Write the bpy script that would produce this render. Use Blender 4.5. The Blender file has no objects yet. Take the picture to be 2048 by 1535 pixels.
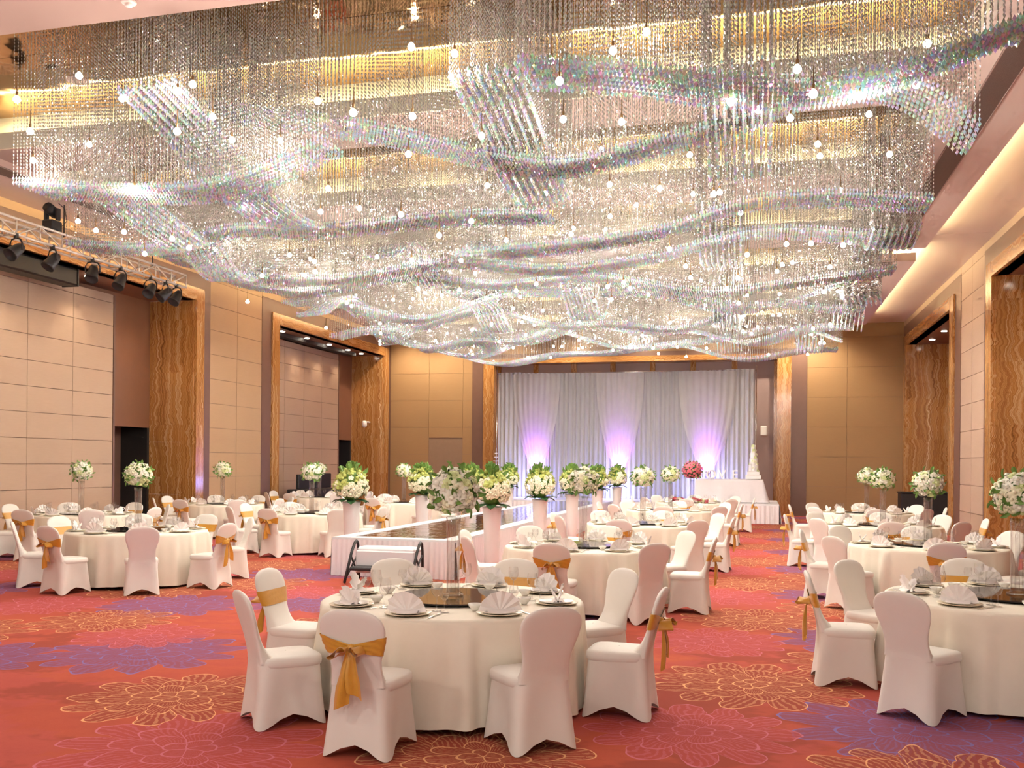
import bpy, math, random
from mathutils import Matrix, Vector, Euler
import numpy as np
random.seed(7); RNG = np.random.default_rng(11)
PI = math.pi
S = bpy.context.scene
COL = S.collection

# ------------------------------------------------------------------ camera
F_PX, CXP, CYP, CAM_H = 1890.0, 1024.0, 926.0, 1.78
cam_d = bpy.data.cameras.new('camera'); cam = bpy.data.objects.new('camera', cam_d); COL.objects.link(cam)
cam_d.sensor_width = 36.0; cam_d.lens = F_PX / 2048 * 36.0
cam_d.shift_y = (CYP - 767.5) / 2048
cam_d.clip_start = 0.05; cam_d.clip_end = 200
YAW = math.atan(486 / F_PX)
cam.matrix_world = (Matrix.Translation((0, 0, CAM_H)) @ Matrix.Rotation(YAW, 4, 'Z')
                    @ Matrix.Rotation(PI / 2, 4, 'X') @ Matrix.Rotation(math.radians(0.5), 4, 'Z'))
S.camera = cam

# ------------------------------------------------------------------ world, exposure
w = bpy.data.worlds.new('hall_ambient'); S.world = w; w.use_nodes = True
w.node_tree.nodes['Background'].inputs[0].default_value = (1.0, 0.93, 0.86, 1)
w.node_tree.nodes['Background'].inputs[1].default_value = 0.38
S.view_settings.view_transform = 'Standard'; S.view_settings.look = 'None'
S.view_settings.gamma = 1.0; S.view_settings.use_curve_mapping = False
S.view_settings.exposure = 0.95
try:
    cy = S.cycles
    cy.max_bounces = 4; cy.diffuse_bounces = 3; cy.glossy_bounces = 2; cy.transmission_bounces = 2; cy.transparent_max_bounces = 8
    cy.use_adaptive_sampling = True; cy.adaptive_threshold = 0.15; cy.adaptive_min_samples = 12; cy.sample_clamp_indirect = 6.0; cy.caustics_reflective = False; cy.caustics_refractive = False
except Exception:
    pass
BULB_W = 23.5      # watts of each lamp that lights the hall
LED_E = 20.0        # cove strips

# ------------------------------------------------------------------ node helpers
class NT:
    def __init__(s, mat):
        s.m = mat; s.t = mat.node_tree; s.n = s.t.nodes; s.l = s.t.links
    def node(s, typ, **kw):
        n = s.n.new(typ)
        for k, v in kw.items(): setattr(n, k, v)
        return n
    def put(s, sock, v):
        if isinstance(v, bpy.types.NodeSocket): s.l.new(v, sock)
        elif isinstance(v, (tuple, list)) and len(v) == 3 and sock.type == 'RGBA': sock.default_value = (*v, 1)
        else: sock.default_value = v
    def m_(s, op, a, b=0.0, c=None, clamp=False):
        n = s.node('ShaderNodeMath', operation=op, use_clamp=clamp)
        s.put(n.inputs[0], a); s.put(n.inputs[1], b)
        if c is not None: s.put(n.inputs[2], c)
        return n.outputs[0]
    def mix(s, f, a, b, blend='MIX'):
        n = s.node('ShaderNodeMix', data_type='RGBA', blend_type=blend)
        s.put(n.inputs[0], f); s.put(n.inputs[6], a); s.put(n.inputs[7], b)
        return n.outputs[2]
    def noise(s, vec, scale, detail=2.0, rough=0.5, out=0, dist=0.0):
        n = s.node('ShaderNodeTexNoise'); s.put(n.inputs['Vector'], vec)
        n.inputs['Scale'].default_value = scale; n.inputs['Detail'].default_value = detail
        n.inputs['Roughness'].default_value = rough; n.inputs['Distortion'].default_value = dist
        return n.outputs[out]
    def ramp(s, f, stops, interp='LINEAR'):
        n = s.node('ShaderNodeValToRGB'); s.put(n.inputs[0], f); r = n.color_ramp; r.interpolation = interp
        while len(r.elements) < len(stops): r.elements.new(0.5)
        for e, (p, c) in zip(r.elements, stops): e.position = p; e.color = (*c, 1)
        return n.outputs[0]
    def sep(s, v):
        n = s.node('ShaderNodeSeparateXYZ'); s.put(n.inputs[0], v); return n.outputs
    def comb(s, x, y, z):
        n = s.node('ShaderNodeCombineXYZ'); s.put(n.inputs[0], x); s.put(n.inputs[1], y); s.put(n.inputs[2], z); return n.outputs[0]
    def bump(s, h, strength, dist=0.01):
        n = s.node('ShaderNodeBump'); s.put(n.inputs['Height'], h); n.inputs['Strength'].default_value = strength
        n.inputs['Distance'].default_value = dist; return n.outputs[0]

MATS = {}
def mat(name, col=(0.8, 0.8, 0.8), rough=0.6, metal=0.0, spec=0.5, sheen=0.0, build=None, coat=0.0):
    if name in MATS: return MATS[name]
    m = bpy.data.materials.new(name); m.use_nodes = True
    b = m.node_tree.nodes['Principled BSDF']
    b.inputs['Base Color'].default_value = (*col, 1); b.inputs['Roughness'].default_value = rough
    b.inputs['Metallic'].default_value = metal; b.inputs['Specular IOR Level'].default_value = spec
    b.inputs['Sheen Weight'].default_value = sheen; b.inputs['Coat Weight'].default_value = coat
    m.diffuse_color = (*col, 1)
    if build: build(NT(m), b)
    MATS[name] = m
    return m
def emis(name, col, strength, sample=True):
    m = bpy.data.materials.new(name); m.use_nodes = True; t = m.node_tree
    t.nodes.remove(t.nodes['Principled BSDF'])
    e = t.nodes.new('ShaderNodeEmission'); e.inputs[0].default_value = (*col, 1); e.inputs[1].default_value = strength
    t.links.new(e.outputs[0], t.nodes['Material Output'].inputs[0])
    if not sample:
        try: m.cycles.emission_sampling = 'NONE'
        except Exception: pass
    MATS[name] = m
    return m

def weave(scale, amount, bumpv=0.1):
    def f(n, b):
        tc = n.node('ShaderNodeTexCoord').outputs['Object']
        col = b.inputs['Base Color'].default_value[:3]
        v = n.noise(tc, scale, 3.0, 0.6)
        n.l.new(n.mix(v, tuple(c * (1 - amount) for c in col), tuple(min(1, c * (1 + amount)) for c in col)), b.inputs['Base Color'])
        n.l.new(n.bump(v, bumpv, 0.004), b.inputs['Normal'])
    return f
M_COVER = mat('ivory_spandex', (0.80, 0.755, 0.69), 0.62, spec=0.3, sheen=0.15, build=weave(7, 0.03, 0.05))
M_SASH = mat('gold_satin', (0.64, 0.31, 0.03), 0.36, spec=0.6, sheen=0.3, build=weave(30, 0.10, 0.25))
M_CLOTH = mat('ivory_tablecloth', (0.82, 0.75, 0.63), 0.75, spec=0.25, build=weave(14, 0.03, 0.06))
M_NAPKIN = mat('napkin_linen', (0.88, 0.82, 0.79), 0.8, spec=0.2, build=weave(60, 0.03, 0.1))
M_CHINA = mat('white_china', (0.85, 0.81, 0.74), 0.18, spec=0.6, build=weave(3, 0.01, 0.0))
M_CHARGER = mat('cream_charger', (0.80, 0.70, 0.52), 0.25, spec=0.6, build=weave(5, 0.03, 0.0))
M_STEEL = mat('polished_steel', (0.75, 0.73, 0.70), 0.22, metal=1.0, build=weave(20, 0.03, 0.0))
M_DARKGLASS = mat('smoked_glass', (0.016, 0.012, 0.010), 0.05, spec=0.35, coat=0.0, build=weave(4, 0.1, 0.0))
M_SKIRT = mat('stage_skirt', (0.80, 0.735, 0.74), 0.7, spec=0.25, build=weave(18, 0.03, 0.1))
M_STAGEWHITE = mat('stage_border', (0.80, 0.79, 0.80), 0.45, build=weave(6, 0.02, 0.02))
M_BLACK = mat('matte_black', (0.014, 0.012, 0.012), 0.55, build=weave(8, 0.2, 0.05))
M_BLACKMETAL = mat('black_metal', (0.03, 0.03, 0.032), 0.4, metal=0.3, build=weave(12, 0.2, 0.05))
M_TRUSS = mat('truss_aluminium', (0.80, 0.74, 0.66), 0.35, metal=0.4, build=weave(15, 0.04, 0.02))
M_POT = mat('white_planter', (0.80, 0.74, 0.715), 0.35, spec=0.5, build=weave(4, 0.02, 0.02))
M_PLASTER = mat('pink_plaster', (0.42, 0.315, 0.275), 0.85, spec=0.2, build=weave(2, 0.02, 0.03))
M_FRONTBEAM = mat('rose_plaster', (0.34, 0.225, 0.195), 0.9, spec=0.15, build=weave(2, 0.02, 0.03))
M_SIDEPLASTER = mat('side_plaster', (0.70, 0.585, 0.53), 0.85, spec=0.2, build=weave(2, 0.02, 0.03))  # plaster colour lightened to make up for little light on the side beams
M_COVE = mat('cove_fascia', (0.66, 0.60, 0.46), 0.8, spec=0.2, build=weave(2, 0.02, 0.02))
M_BRONZE = mat('bronze_band', (0.165, 0.085, 0.060), 0.42, spec=0.5, build=weave(3, 0.12, 0.02))
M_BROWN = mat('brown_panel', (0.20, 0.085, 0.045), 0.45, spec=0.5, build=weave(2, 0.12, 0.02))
M_MAUVE = mat('mauve_panel', (0.36, 0.255, 0.245), 0.5, build=weave(2, 0.05, 0.02))
M_VENT = mat('vent_dark', (0.13, 0.09, 0.075), 0.6, build=weave(90, 0.5, 0.3))
M_LEAF = mat('leaf_green', (0.16, 0.30, 0.06), 0.5, build=weave(9, 0.35, 0.1))
M_DARKLEAF = mat('dark_leaf', (0.03, 0.095, 0.03), 0.42, build=weave(9, 0.3, 0.1))
M_LIME = mat('lime_blossom', (0.50, 0.55, 0.15), 0.6, build=weave(25, 0.3, 0.1))
M_ROSE = mat('cream_rose', (0.88, 0.85, 0.62), 0.65, build=weave(40, 0.10, 0.1))
M_ROSEW = mat('white_rose', (0.90, 0.87, 0.74), 0.65, build=weave(40, 0.08, 0.1))
M_ROSEG = mat('green_rose', (0.70, 0.76, 0.38), 0.65, build=weave(40, 0.15, 0.1))
M_PINK = mat('pink_rose', (0.72, 0.16, 0.20), 0.6, build=weave(40, 0.25, 0.1))
M_REDWOOD = mat('lectern_wood', (0.20, 0.05, 0.03), 0.4, build=weave(6, 0.3, 0.1))
M_LAMPCAP = mat('lamp_brass', (0.35, 0.22, 0.10), 0.4, metal=0.8, build=weave(6, 0.1, 0.0))
M_CAKE = mat('white_icing', (0.85, 0.80, 0.78), 0.4, build=weave(8, 0.02, 0.05))
M_LETTER = mat('white_letter', (0.86, 0.80, 0.70), 0.4, build=weave(8, 0.02, 0.02))
M_PLASTIC = mat('white_plastic', (0.82, 0.80, 0.78), 0.35, build=weave(8, 0.02, 0.02))
M_DETECT = mat('detector_plastic', (0.66, 0.52, 0.47), 0.5, build=weave(8, 0.02, 0.02))
M_BULB = emis('lamp_glow', (1.0, 0.93, 0.80), 26.0, sample=False)
M_LED = emis('led_strip', (1.0, 0.80, 0.44), LED_E)
M_LEDW = emis('led_side', (1.0, 0.84, 0.46), LED_E * 3.0)
M_DOWN = emis('downlight_glow', (1.0, 0.90, 0.75), 14.0, sample=False)
M_UPGLOW = emis('uplight_lens', (0.85, 0.65, 1.0), 30.0, sample=False)

def _wallfab(n, b):
    tc = n.node('ShaderNodeTexCoord').outputs['Object']
    x, y, z = n.sep(tc)
    v = n.noise(n.comb(n.m_('ADD', x, y), n.m_('ADD', x, y), n.m_('MULTIPLY', z, 14)), 3.0, 4.0, 0.6)
    big = n.noise(tc, 0.35, 1.0)
    c = b.inputs['Base Color'].default_value[:3]
    n.l.new(n.mix(n.m_('MULTIPLY_ADD', v, 0.6, n.m_('MULTIPLY', big, 0.4)), tuple(k * 0.90 for k in c), tuple(k * 1.08 for k in c)), b.inputs['Base Color'])
M_WALL = mat('tan_wall_fabric', (0.46, 0.30, 0.175), 0.75, spec=0.25, build=_wallfab)
M_PARTITION = mat('beige_partition', (0.47, 0.335, 0.24), 0.6, spec=0.35, build=_wallfab)
M_FARWALL = mat('ochre_wall_fabric', (0.36, 0.215, 0.105), 0.75, spec=0.25, build=_wallfab)
M_JOINT = mat('panel_joint', (0.28, 0.18, 0.115), 0.7, build=weave(5, 0.1, 0.0))

def _onyx(horizontal):
    def f(n, b):
        tc = n.node('ShaderNodeTexCoord').outputs['Object']
        x, y, z = n.sep(tc)
        u = n.m_('ADD', x, y)
        if horizontal: u, z = z, u
        slab = n.m_('MULTIPLY', n.m_('FLOOR', n.m_('DIVIDE', z, 1.35)), 1.7)
        wob = n.noise(n.comb(n.m_('MULTIPLY', u, 0.7), slab, n.m_('MULTIPLY', z, 1.1)), 2.0, 3.0, 0.6)
        wob2 = n.noise(n.comb(n.m_('MULTIPLY', u, 1.2), slab, n.m_('MULTIPLY', z, 3.0)), 4.0, 2.0, 0.6)
        uu = n.m_('ADD', n.m_('ADD', u, n.m_('MULTIPLY', wob, 0.42)), n.m_('MULTIPLY', wob2, 0.05))
        st = n.noise(n.comb(n.m_('MULTIPLY', uu, 6.5), n.m_('MULTIPLY', slab, 0.12), 0.0), 1.0, 4.0, 0.72)
        col = n.ramp(st, [(0.30, (0.14, 0.05, 0.012)), (0.40, (0.38, 0.16, 0.04)), (0.45, (0.52, 0.26, 0.085)), (0.49, (0.26, 0.095, 0.022)), (0.53, (0.46, 0.21, 0.06)),
                          (0.57, (0.62, 0.40, 0.19)), (0.60, (0.36, 0.15, 0.04)), (0.65, (0.58, 0.33, 0.13)), (0.69, (0.84, 0.64, 0.40)), (0.73, (0.34, 0.14, 0.035))])
        cl = n.noise(n.comb(u, slab, z), 1.6, 4.0, 0.6)
        col = n.mix(n.m_('MULTIPLY', cl, 0.25), col, (0.36, 0.17, 0.06))
        n.l.new(col, b.inputs['Base Color'])
    return f
M_ONYX = mat('brown_onyx', (0.4, 0.18, 0.05), 0.16, spec=0.6, build=_onyx(False))
M_ONYXH = mat('gold_onyx_frame', (0.45, 0.22, 0.07), 0.18, spec=0.6, build=_onyx(True))

def _mirror(n, b):
    tc = n.node('ShaderNodeTexCoord').outputs['Object']
    v = n.noise(tc, 1.3, 2.0)
    n.l.new(n.bump(v, 0.25, 0.05), b.inputs['Normal'])
M_MIRROR = mat('gold_mirror', (0.58, 0.37, 0.18), 0.06, metal=1.0, build=_mirror)

def _stagemirror(n, b):
    tc = n.node('ShaderNodeTexCoord').outputs['Object']
    v = n.noise(tc, 3.5, 3.0)
    n.l.new(n.bump(v, 0.5, 0.03), b.inputs['Normal'])
M_STAGEMIRROR = mat('runway_mirror', (0.62, 0.56, 0.50), 0.05, metal=1.0, build=_stagemirror)

def thinglass(name, tint=(1, 1, 1), edge=0.75, base=0.05):
    m = bpy.data.materials.new(name); m.use_nodes = True; n = NT(m)
    n.n.remove(n.n['Principled BSDF'])
    tr = n.node('ShaderNodeBsdfTransparent'); tr.inputs[0].default_value = (*tint, 1)
    gl = n.node('ShaderNodeBsdfGlossy'); gl.inputs['Roughness'].default_value = 0.03
    lw = n.node('ShaderNodeLayerWeight'); lw.inputs[0].default_value = 0.35
    f = n.m_('ADD', n.m_('MULTIPLY', n.m_('POWER', lw.outputs['Facing'], 2.0), edge), base, clamp=True)
    mx = n.node('ShaderNodeMixShader'); n.put(mx.inputs[0], f)
    n.l.new(tr.outputs[0], mx.inputs[1]); n.l.new(gl.outputs[0], mx.inputs[2])
    n.l.new(mx.outputs[0], n.n['Material Output'].inputs[0])
    MATS[name] = m
    return m
M_GLASS = thinglass('wine_glass', (0.98, 0.978, 0.975), 0.85, 0.08)
M_VASE = thinglass('vase_glass', (0.985, 0.983, 0.975), 0.75, 0.08)

def sheer(name, col, trans):
    m = bpy.data.materials.new(name); m.use_nodes = True; n = NT(m)
    n.n.remove(n.n['Principled BSDF'])
    d = n.node('ShaderNodeBsdfDiffuse'); d.inputs[0].default_value = (*col, 1)
    t = n.node('ShaderNodeBsdfTranslucent'); t.inputs[0].default_value = (*col, 1)
    p = n.node('ShaderNodeBsdfTransparent')
    a = n.node('ShaderNodeMixShader'); a.inputs[0].default_value = 0.4
    n.l.new(d.outputs[0], a.inputs[1]); n.l.new(t.outputs[0], a.inputs[2])
    tc = n.node('ShaderNodeTexCoord').outputs['Object']
    f = n.m_('MULTIPLY_ADD', n.noise(tc, 3.0, 2.0), 0.1, trans - 0.05)
    k = n.node('ShaderNodeMixShader'); n.put(k.inputs[0], f)
    n.l.new(a.outputs[0], k.inputs[1]); n.l.new(p.outputs[0], k.inputs[2])
    n.l.new(k.outputs[0], n.n['Material Output'].inputs[0])
    MATS[name] = m
    return m
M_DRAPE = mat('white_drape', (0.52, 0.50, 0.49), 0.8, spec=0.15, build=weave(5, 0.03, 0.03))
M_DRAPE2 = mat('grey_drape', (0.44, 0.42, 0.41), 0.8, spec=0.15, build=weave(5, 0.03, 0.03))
M_SHEER = sheer('sheer_drape', (0.76, 0.73, 0.68), 0.30)

def crystal(name, base, glint_sat, transl, gloss, clear=0.0):
    """Cut crystal: bright facets, part of the light passing through, rainbow glints painted in as random hues."""
    m = bpy.data.materials.new(name); m.use_nodes = True; n = NT(m)
    n.n.remove(n.n['Principled BSDF'])
    g = n.node('ShaderNodeNewGeometry')
    wn = n.node('ShaderNodeTexWhiteNoise', noise_dimensions='3D')
    sc = n.node('ShaderNodeVectorMath', operation='SNAP'); n.l.new(g.outputs['Position'], sc.inputs[0]); sc.inputs[1].default_value = (0.05, 0.05, 0.05)
    n.l.new(sc.outputs[0], wn.inputs[0])
    hs = n.node('ShaderNodeCombineColor', mode='HSV'); n.put(hs.inputs[0], wn.outputs[0]); hs.inputs[1].default_value = glint_sat; hs.inputs[2].default_value = 1.0  # random hue per cell paints the rainbow glints into the colour
    hs2 = n.node('ShaderNodeCombineColor', mode='HSV'); n.put(hs2.inputs[0], wn.outputs[0]); hs2.inputs[1].default_value = glint_sat * 0.4; hs2.inputs[2].default_value = 1.0
    df = n.node('ShaderNodeBsdfDiffuse'); df.inputs[0].default_value = (*base, 1)
    tl = n.node('ShaderNodeBsdfTranslucent'); n.l.new(n.mix(1.0, base, hs2.outputs[0], 'MULTIPLY'), tl.inputs[0])
    gl = n.node('ShaderNodeBsdfGlossy'); n.l.new(hs.outputs[0], gl.inputs[0]); gl.inputs['Roughness'].default_value = 0.12
    a = n.node('ShaderNodeMixShader'); a.inputs[0].default_value = transl
    n.l.new(df.outputs[0], a.inputs[1]); n.l.new(tl.outputs[0], a.inputs[2])
    b = n.node('ShaderNodeMixShader'); b.inputs[0].default_value = gloss
    n.l.new(a.outputs[0], b.inputs[1]); n.l.new(gl.outputs[0], b.inputs[2])
    tp = n.node('ShaderNodeBsdfTransparent'); k = n.node('ShaderNodeMixShader'); k.inputs[0].default_value = clear
    n.l.new(b.outputs[0], k.inputs[1]); n.l.new(tp.outputs[0], k.inputs[2])
    n.l.new((k if clear else b).outputs[0], n.n['Material Output'].inputs[0])
    MATS[name] = m
    return m
M_BEAD = crystal('crystal_bead', (0.60, 0.56, 0.51), 0.25, 0.6, 0.35)
M_RIBBON = crystal('crystal_ribbon', (0.88, 0.95, 0.98), 0.85, 0.7, 0.28)

# ------------------------------------------------------------------ carpet
def _carpet(n, b):
    tc = n.node('ShaderNodeTexCoord').outputs['Object']
    px, py, _ = n.sep(tc)
    patch = n.noise(n.comb(px, n.m_('MULTIPLY', py, 1.4), 0.0), 0.55, 4.0, 0.62)
    base = n.ramp(patch, [(0.30, (0.34, 0.075, 0.050)), (0.43, (0.49, 0.102, 0.064)), (0.52, (0.53, 0.115, 0.066)), (0.60, (0.49, 0.100, 0.068)), (0.70, (0.57, 0.135, 0.070))])
    p2 = n.noise(n.comb(n.m_('ADD', px, 31.0), n.m_('MULTIPLY', py, 1.2), 3.0), 0.42, 5.0, 0.66)
    base = n.mix(n.m_('MULTIPLY', n.ramp(p2, [(0.50, (0, 0, 0)), (0.54, (1, 1, 1))]), 0.65), base, (0.50, 0.105, 0.088))
    p3 = n.noise(n.comb(n.m_('ADD', px, 57.0), n.m_('MULTIPLY', py, 1.2), 8.0), 0.5, 5.0, 0.66)
    base = n.mix(n.m_('MULTIPLY', n.ramp(p3, [(0.52, (0, 0, 0)), (0.56, (1, 1, 1))]), 0.75), base, (0.33, 0.075, 0.050))
    wob = n.noise(tc, 2.2, 2.0, 0.6, out=1)
    wx, wy, _ = n.sep(wob)
    fine = n.noise(tc, 26.0, 2.0, 0.6)
    qx = n.m_('ADD', px, n.m_('MULTIPLY_ADD', wx, 0.26, -0.13)); qy = n.m_('ADD', py, n.m_('MULTIPLY_ADD', wy, 0.26, -0.13))
    TX, TY = 8.0, 3.35
    ORA = ((0.95, 0.52, 0.25), (0.34, 0.075, 0.048)); PUR = ((0.22, 0.19, 0.48), (0.255, 0.095, 0.165)); PIN = ((0.66, 0.20, 0.27), (0.48, 0.090, 0.080))
    flowers = [(-2.3, 7.35, 0.80, 0.9, PUR, 0), (-5.47, 7.65, 0.92, 0.4, PUR, 0), (1.10, 6.86, 0.90, 2.1, PUR, 0), (-0.40, 6.42, 0.74, 1.3, PIN, 0),
               (-3.38, 5.18, 0.85, 0.2, PIN, 0), (-6.0, 5.05, 0.7, 0.7, PIN, 0), (0.0, 7.95, 0.84, 0.0, ORA, 0), (-4.22, 6.28, 0.78, 0.6, ORA, 0),
               (-6.96, 5.68, 0.78, 1.9, ORA, 0), (-1.61, 5.50, 0.72, 1.1, ORA, 0)]
    col = base
    for cx, cyy, R, ph, (lc, fc), _ in flowers:
        dx = n.m_('SUBTRACT', n.m_('FLOORED_MODULO', n.m_('ADD', qx, TX * 0.5 - cx), TX), TX * 0.5)
        dy = n.m_('SUBTRACT', n.m_('FLOORED_MODULO', n.m_('ADD', qy, TY * 0.5 - cyy), TY), TY * 0.5)
        r = n.m_('DIVIDE', n.m_('SQRT', n.m_('ADD', n.m_('MULTIPLY', dx, dx), n.m_('MULTIPLY', dy, dy))), R)
        a = n.m_('ADD', n.m_('ARCTAN2', dy, dx), ph)
        prev = None; line = None
        for k, (rk, nk) in enumerate([(0.20, 5), (0.42, 7), (0.68, 9), (1.0, 12)]):
            s = n.m_('ABSOLUTE', n.m_('SINE', n.m_('MULTIPLY_ADD', a, nk * 0.5, 0.8 * k)))
            e = n.m_('MULTIPLY', n.m_('MULTIPLY_ADD', n.m_('POWER', s, 0.7), 0.36, 0.64), rk)
            ln = n.m_('LESS_THAN', n.m_('ABSOLUTE', n.m_('SUBTRACT', r, e)), 0.0095)
            side = n.m_('MULTIPLY', n.m_('LESS_THAN', n.m_('MULTIPLY', s, r), 0.015 * nk / 7), n.m_('LESS_THAN', r, e))
            ln = n.m_('MAXIMUM', ln, side)
            if prev is not None: ln = n.m_('MULTIPLY', ln, n.m_('GREATER_THAN', r, prev))
            line = ln if line is None else n.m_('MAXIMUM', line, ln)
            prev = e
        inside = n.m_('LESS_THAN', r, prev)
        hatch = n.m_('GREATER_THAN', n.m_('ADD', n.m_('MULTIPLY', n.m_('SINE', n.m_('MULTIPLY', a, 70.0)), 0.22), fine), 0.60)
        col = n.mix(n.m_('MULTIPLY', inside, 0.82), col, fc)
        col = n.mix(n.m_('MULTIPLY', n.m_('MULTIPLY', inside, hatch), 0.32), col, lc)
        col = n.mix(n.m_('MULTIPLY', line, 0.88), col, lc)
    n.l.new(n.mix(n.m_('MULTIPLY', fine, 0.22), col, (0.30, 0.04, 0.03)), b.inputs['Base Color'])
    pile = n.noise(tc, 220.0, 1.0)
    n.l.new(n.bump(pile, 0.25, 0.004), b.inputs['Normal'])
M_CARPET = mat('floral_carpet', (0.5, 0.06, 0.03), 0.95, spec=0.08, build=_carpet)

# ------------------------------------------------------------------ mesh helpers
class MB:
    def __init__(s): s.v = []; s.f = []; s.mi = []
    def add(s, vs, fs, mi=0):
        o = len(s.v); s.v += [tuple(p) for p in vs]; s.f += [tuple(i + o for i in q) for q in fs]; s.mi += [mi] * len(fs); return s
    def box(s, x0, x1, y0, y1, z0, z1, mi=0):
        vs = [(x, y, z) for z in (z0, z1) for y in (y0, y1) for x in (x0, x1)]
        return s.add(vs, [(0, 2, 3, 1), (4, 5, 7, 6), (0, 1, 5, 4), (2, 6, 7, 3), (0, 4, 6, 2), (1, 3, 7, 5)], mi)
    def grid(s, fn, nu, nv, closeu=False, mi=0):
        n = nu if closeu else nu + 1
        vs = [fn(i / nu, j / nv) for j in range(nv + 1) for i in range(n)]
        fs = []
        for j in range(nv):
            for i in range(nu):
                a, b_ = j * n + i, j * n + (i + 1) % n
                fs.append((a, b_, b_ + n, a + n))
        return s.add(vs, fs, mi)
    def lathe(s, prof, n=20, mi=0, c=(0, 0)):
        return s.grid(lambda u, v: (c[0] + prof[min(len(prof) - 1, round(v * (len(prof) - 1)))][0] * math.cos(2 * PI * u),
                                    c[1] + prof[min(len(prof) - 1, round(v * (len(prof) - 1)))][0] * math.sin(2 * PI * u),
                                    prof[min(len(prof) - 1, round(v * (len(prof) - 1)))][1]), n, len(prof) - 1, True, mi)
    def tube(s, pts, r, n=8, mi=0, caps=True):
        pts = [Vector(p) for p in pts]; rs = r if isinstance(r, (list, tuple)) else [r] * len(pts)
        o = len(s.v); fs = []; vs = []
        for i, p in enumerate(pts):
            d = (pts[min(i + 1, len(pts) - 1)] - pts[max(i - 1, 0)]).normalized()
            up = Vector((0, 0, 1)) if abs(d.z) < 0.9 else Vector((1, 0, 0))
            a = d.cross(up).normalized(); b_ = d.cross(a)
            for k in range(n):
                t = 2 * PI * k / n; vs.append(p + (a * math.cos(t) + b_ * math.sin(t)) * rs[i])
        for i in range(len(pts) - 1):
            for k in range(n): fs.append((i * n + k, i * n + (k + 1) % n, (i + 1) * n + (k + 1) % n, (i + 1) * n + k))
        if caps: fs += [tuple(range(n))[::-1], tuple(range((len(pts) - 1) * n, len(pts) * n))]
        return s.add(vs, fs, mi)
    def xf(s, M):
        s.v = [tuple(M @ Vector(p)) for p in s.v]; return s
    def mesh(s, name, mats, smooth=True):
        me = bpy.data.meshes.new(name); me.from_pydata(s.v, [], s.f)
        for m in (mats if isinstance(mats, (list, tuple)) else [mats]): me.materials.append(m)
        if any(s.mi): me.polygons.foreach_set('material_index', s.mi)
        if smooth: me.polygons.foreach_set('use_smooth', [True] * len(me.polygons))
        me.update()
        return me
def fix_normals(me):
    import bmesh
    bm = bmesh.new(); bm.from_mesh(me); bmesh.ops.recalc_face_normals(bm, faces=bm.faces); bm.to_mesh(me); bm.free()
    return me
def put(name, me, parent=None, loc=(0, 0, 0), rz=0.0, sc=None, rot=None):
    o = bpy.data.objects.new(name, me); COL.objects.link(o)
    o.location = loc; o.rotation_euler = rot if rot else (0, 0, rz)
    if sc: o.scale = sc if isinstance(sc, (tuple, list)) else (sc, sc, sc)
    if parent: o.parent = parent
    return o
def tag(o, label, cat, group=None, kind=None):
    o['label'] = label; o['category'] = cat
    if group: o['group'] = group
    if kind: o['kind'] = kind
    return o
def thing(name, label, cat, loc=(0, 0, 0), rz=0.0, group=None, sc=None):
    return tag(put(name, None, None, loc, rz, sc), label, cat, group)
def struct(name, me, parent=None):
    o = put(name, me, parent)
    if parent is None: o['kind'] = 'structure'
    return o
def boxm(name, m, *a): return MB().box(*a).mesh(name, m, False)
def bevelbox(x0, x1, y0, y1, z0, z1, b):
    """box with chamfered vertical and horizontal edges"""
    m = MB(); xs = (x0, x0 + b, x1 - b, x1); ys = (y0, y0 + b, y1 - b, y1); zs = (z0, z0 + b, z1 - b, z1)
    def ring(i, z):
        q = b * i
        return [(x0 + q + b * (1 - i), y0 + q, z), (x1 - q - b * (1 - i), y0 + q, z), (x1 - q, y0 + q + b * (1 - i), z), (x1 - q, y1 - q - b * (1 - i), z),
                (x1 - q - b * (1 - i), y1 - q, z), (x0 + q + b * (1 - i), y1 - q, z), (x0 + q, y1 - q - b * (1 - i), z), (x0 + q, y0 + q + b * (1 - i), z)]
    r = ring(1, z0) + ring(0, z0 + b) + ring(0, z1 - b) + ring(1, z1)
    f = [tuple(range(8))[::-1], tuple(range(24, 32))]
    for j in range(3):
        for i in range(8): f.append((j * 8 + i, j * 8 + (i + 1) % 8, (j + 1) * 8 + (i + 1) % 8, (j + 1) * 8 + i))
    return m.add(r, f)

# ------------------------------------------------------------------ room shell
XL, XR, YF, YB = -14.0, 4.97, 35.0, -3.0
ZC = 6.78
struct('floor', boxm('floor', M_CARPET, XL - 2.2, XR + 2.6, YB, YF + 1.5, -0.1, 0.0))

def panels(parent, m, plane, const, u0, u1, z0, z1, nu, nz, th, us=None, zs=None, gap=0.006):
    """separate wall panels standing proud of a wall; plane 'x' means the wall lies at x = const"""
    us = us or [u0 + (u1 - u0) * i / nu for i in range(nu + 1)]; zs = zs or [z0 + (z1 - z0) * j / nz for j in range(nz + 1)]
    for i in range(len(us) - 1):
        for j in range(len(zs) - 1):
            a, b_ = us[i] + gap, us[i + 1] - gap; c, d = zs[j] + gap, zs[j + 1] - gap
            lo, hi = min(const, const + th), max(const, const + th)
            me = boxm('wall_panel', m, lo, hi, a, b_, c, d) if plane == 'x' else boxm('wall_panel', m, a, b_, lo, hi, c, d)
            put('wall_panel', me, parent)

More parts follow.
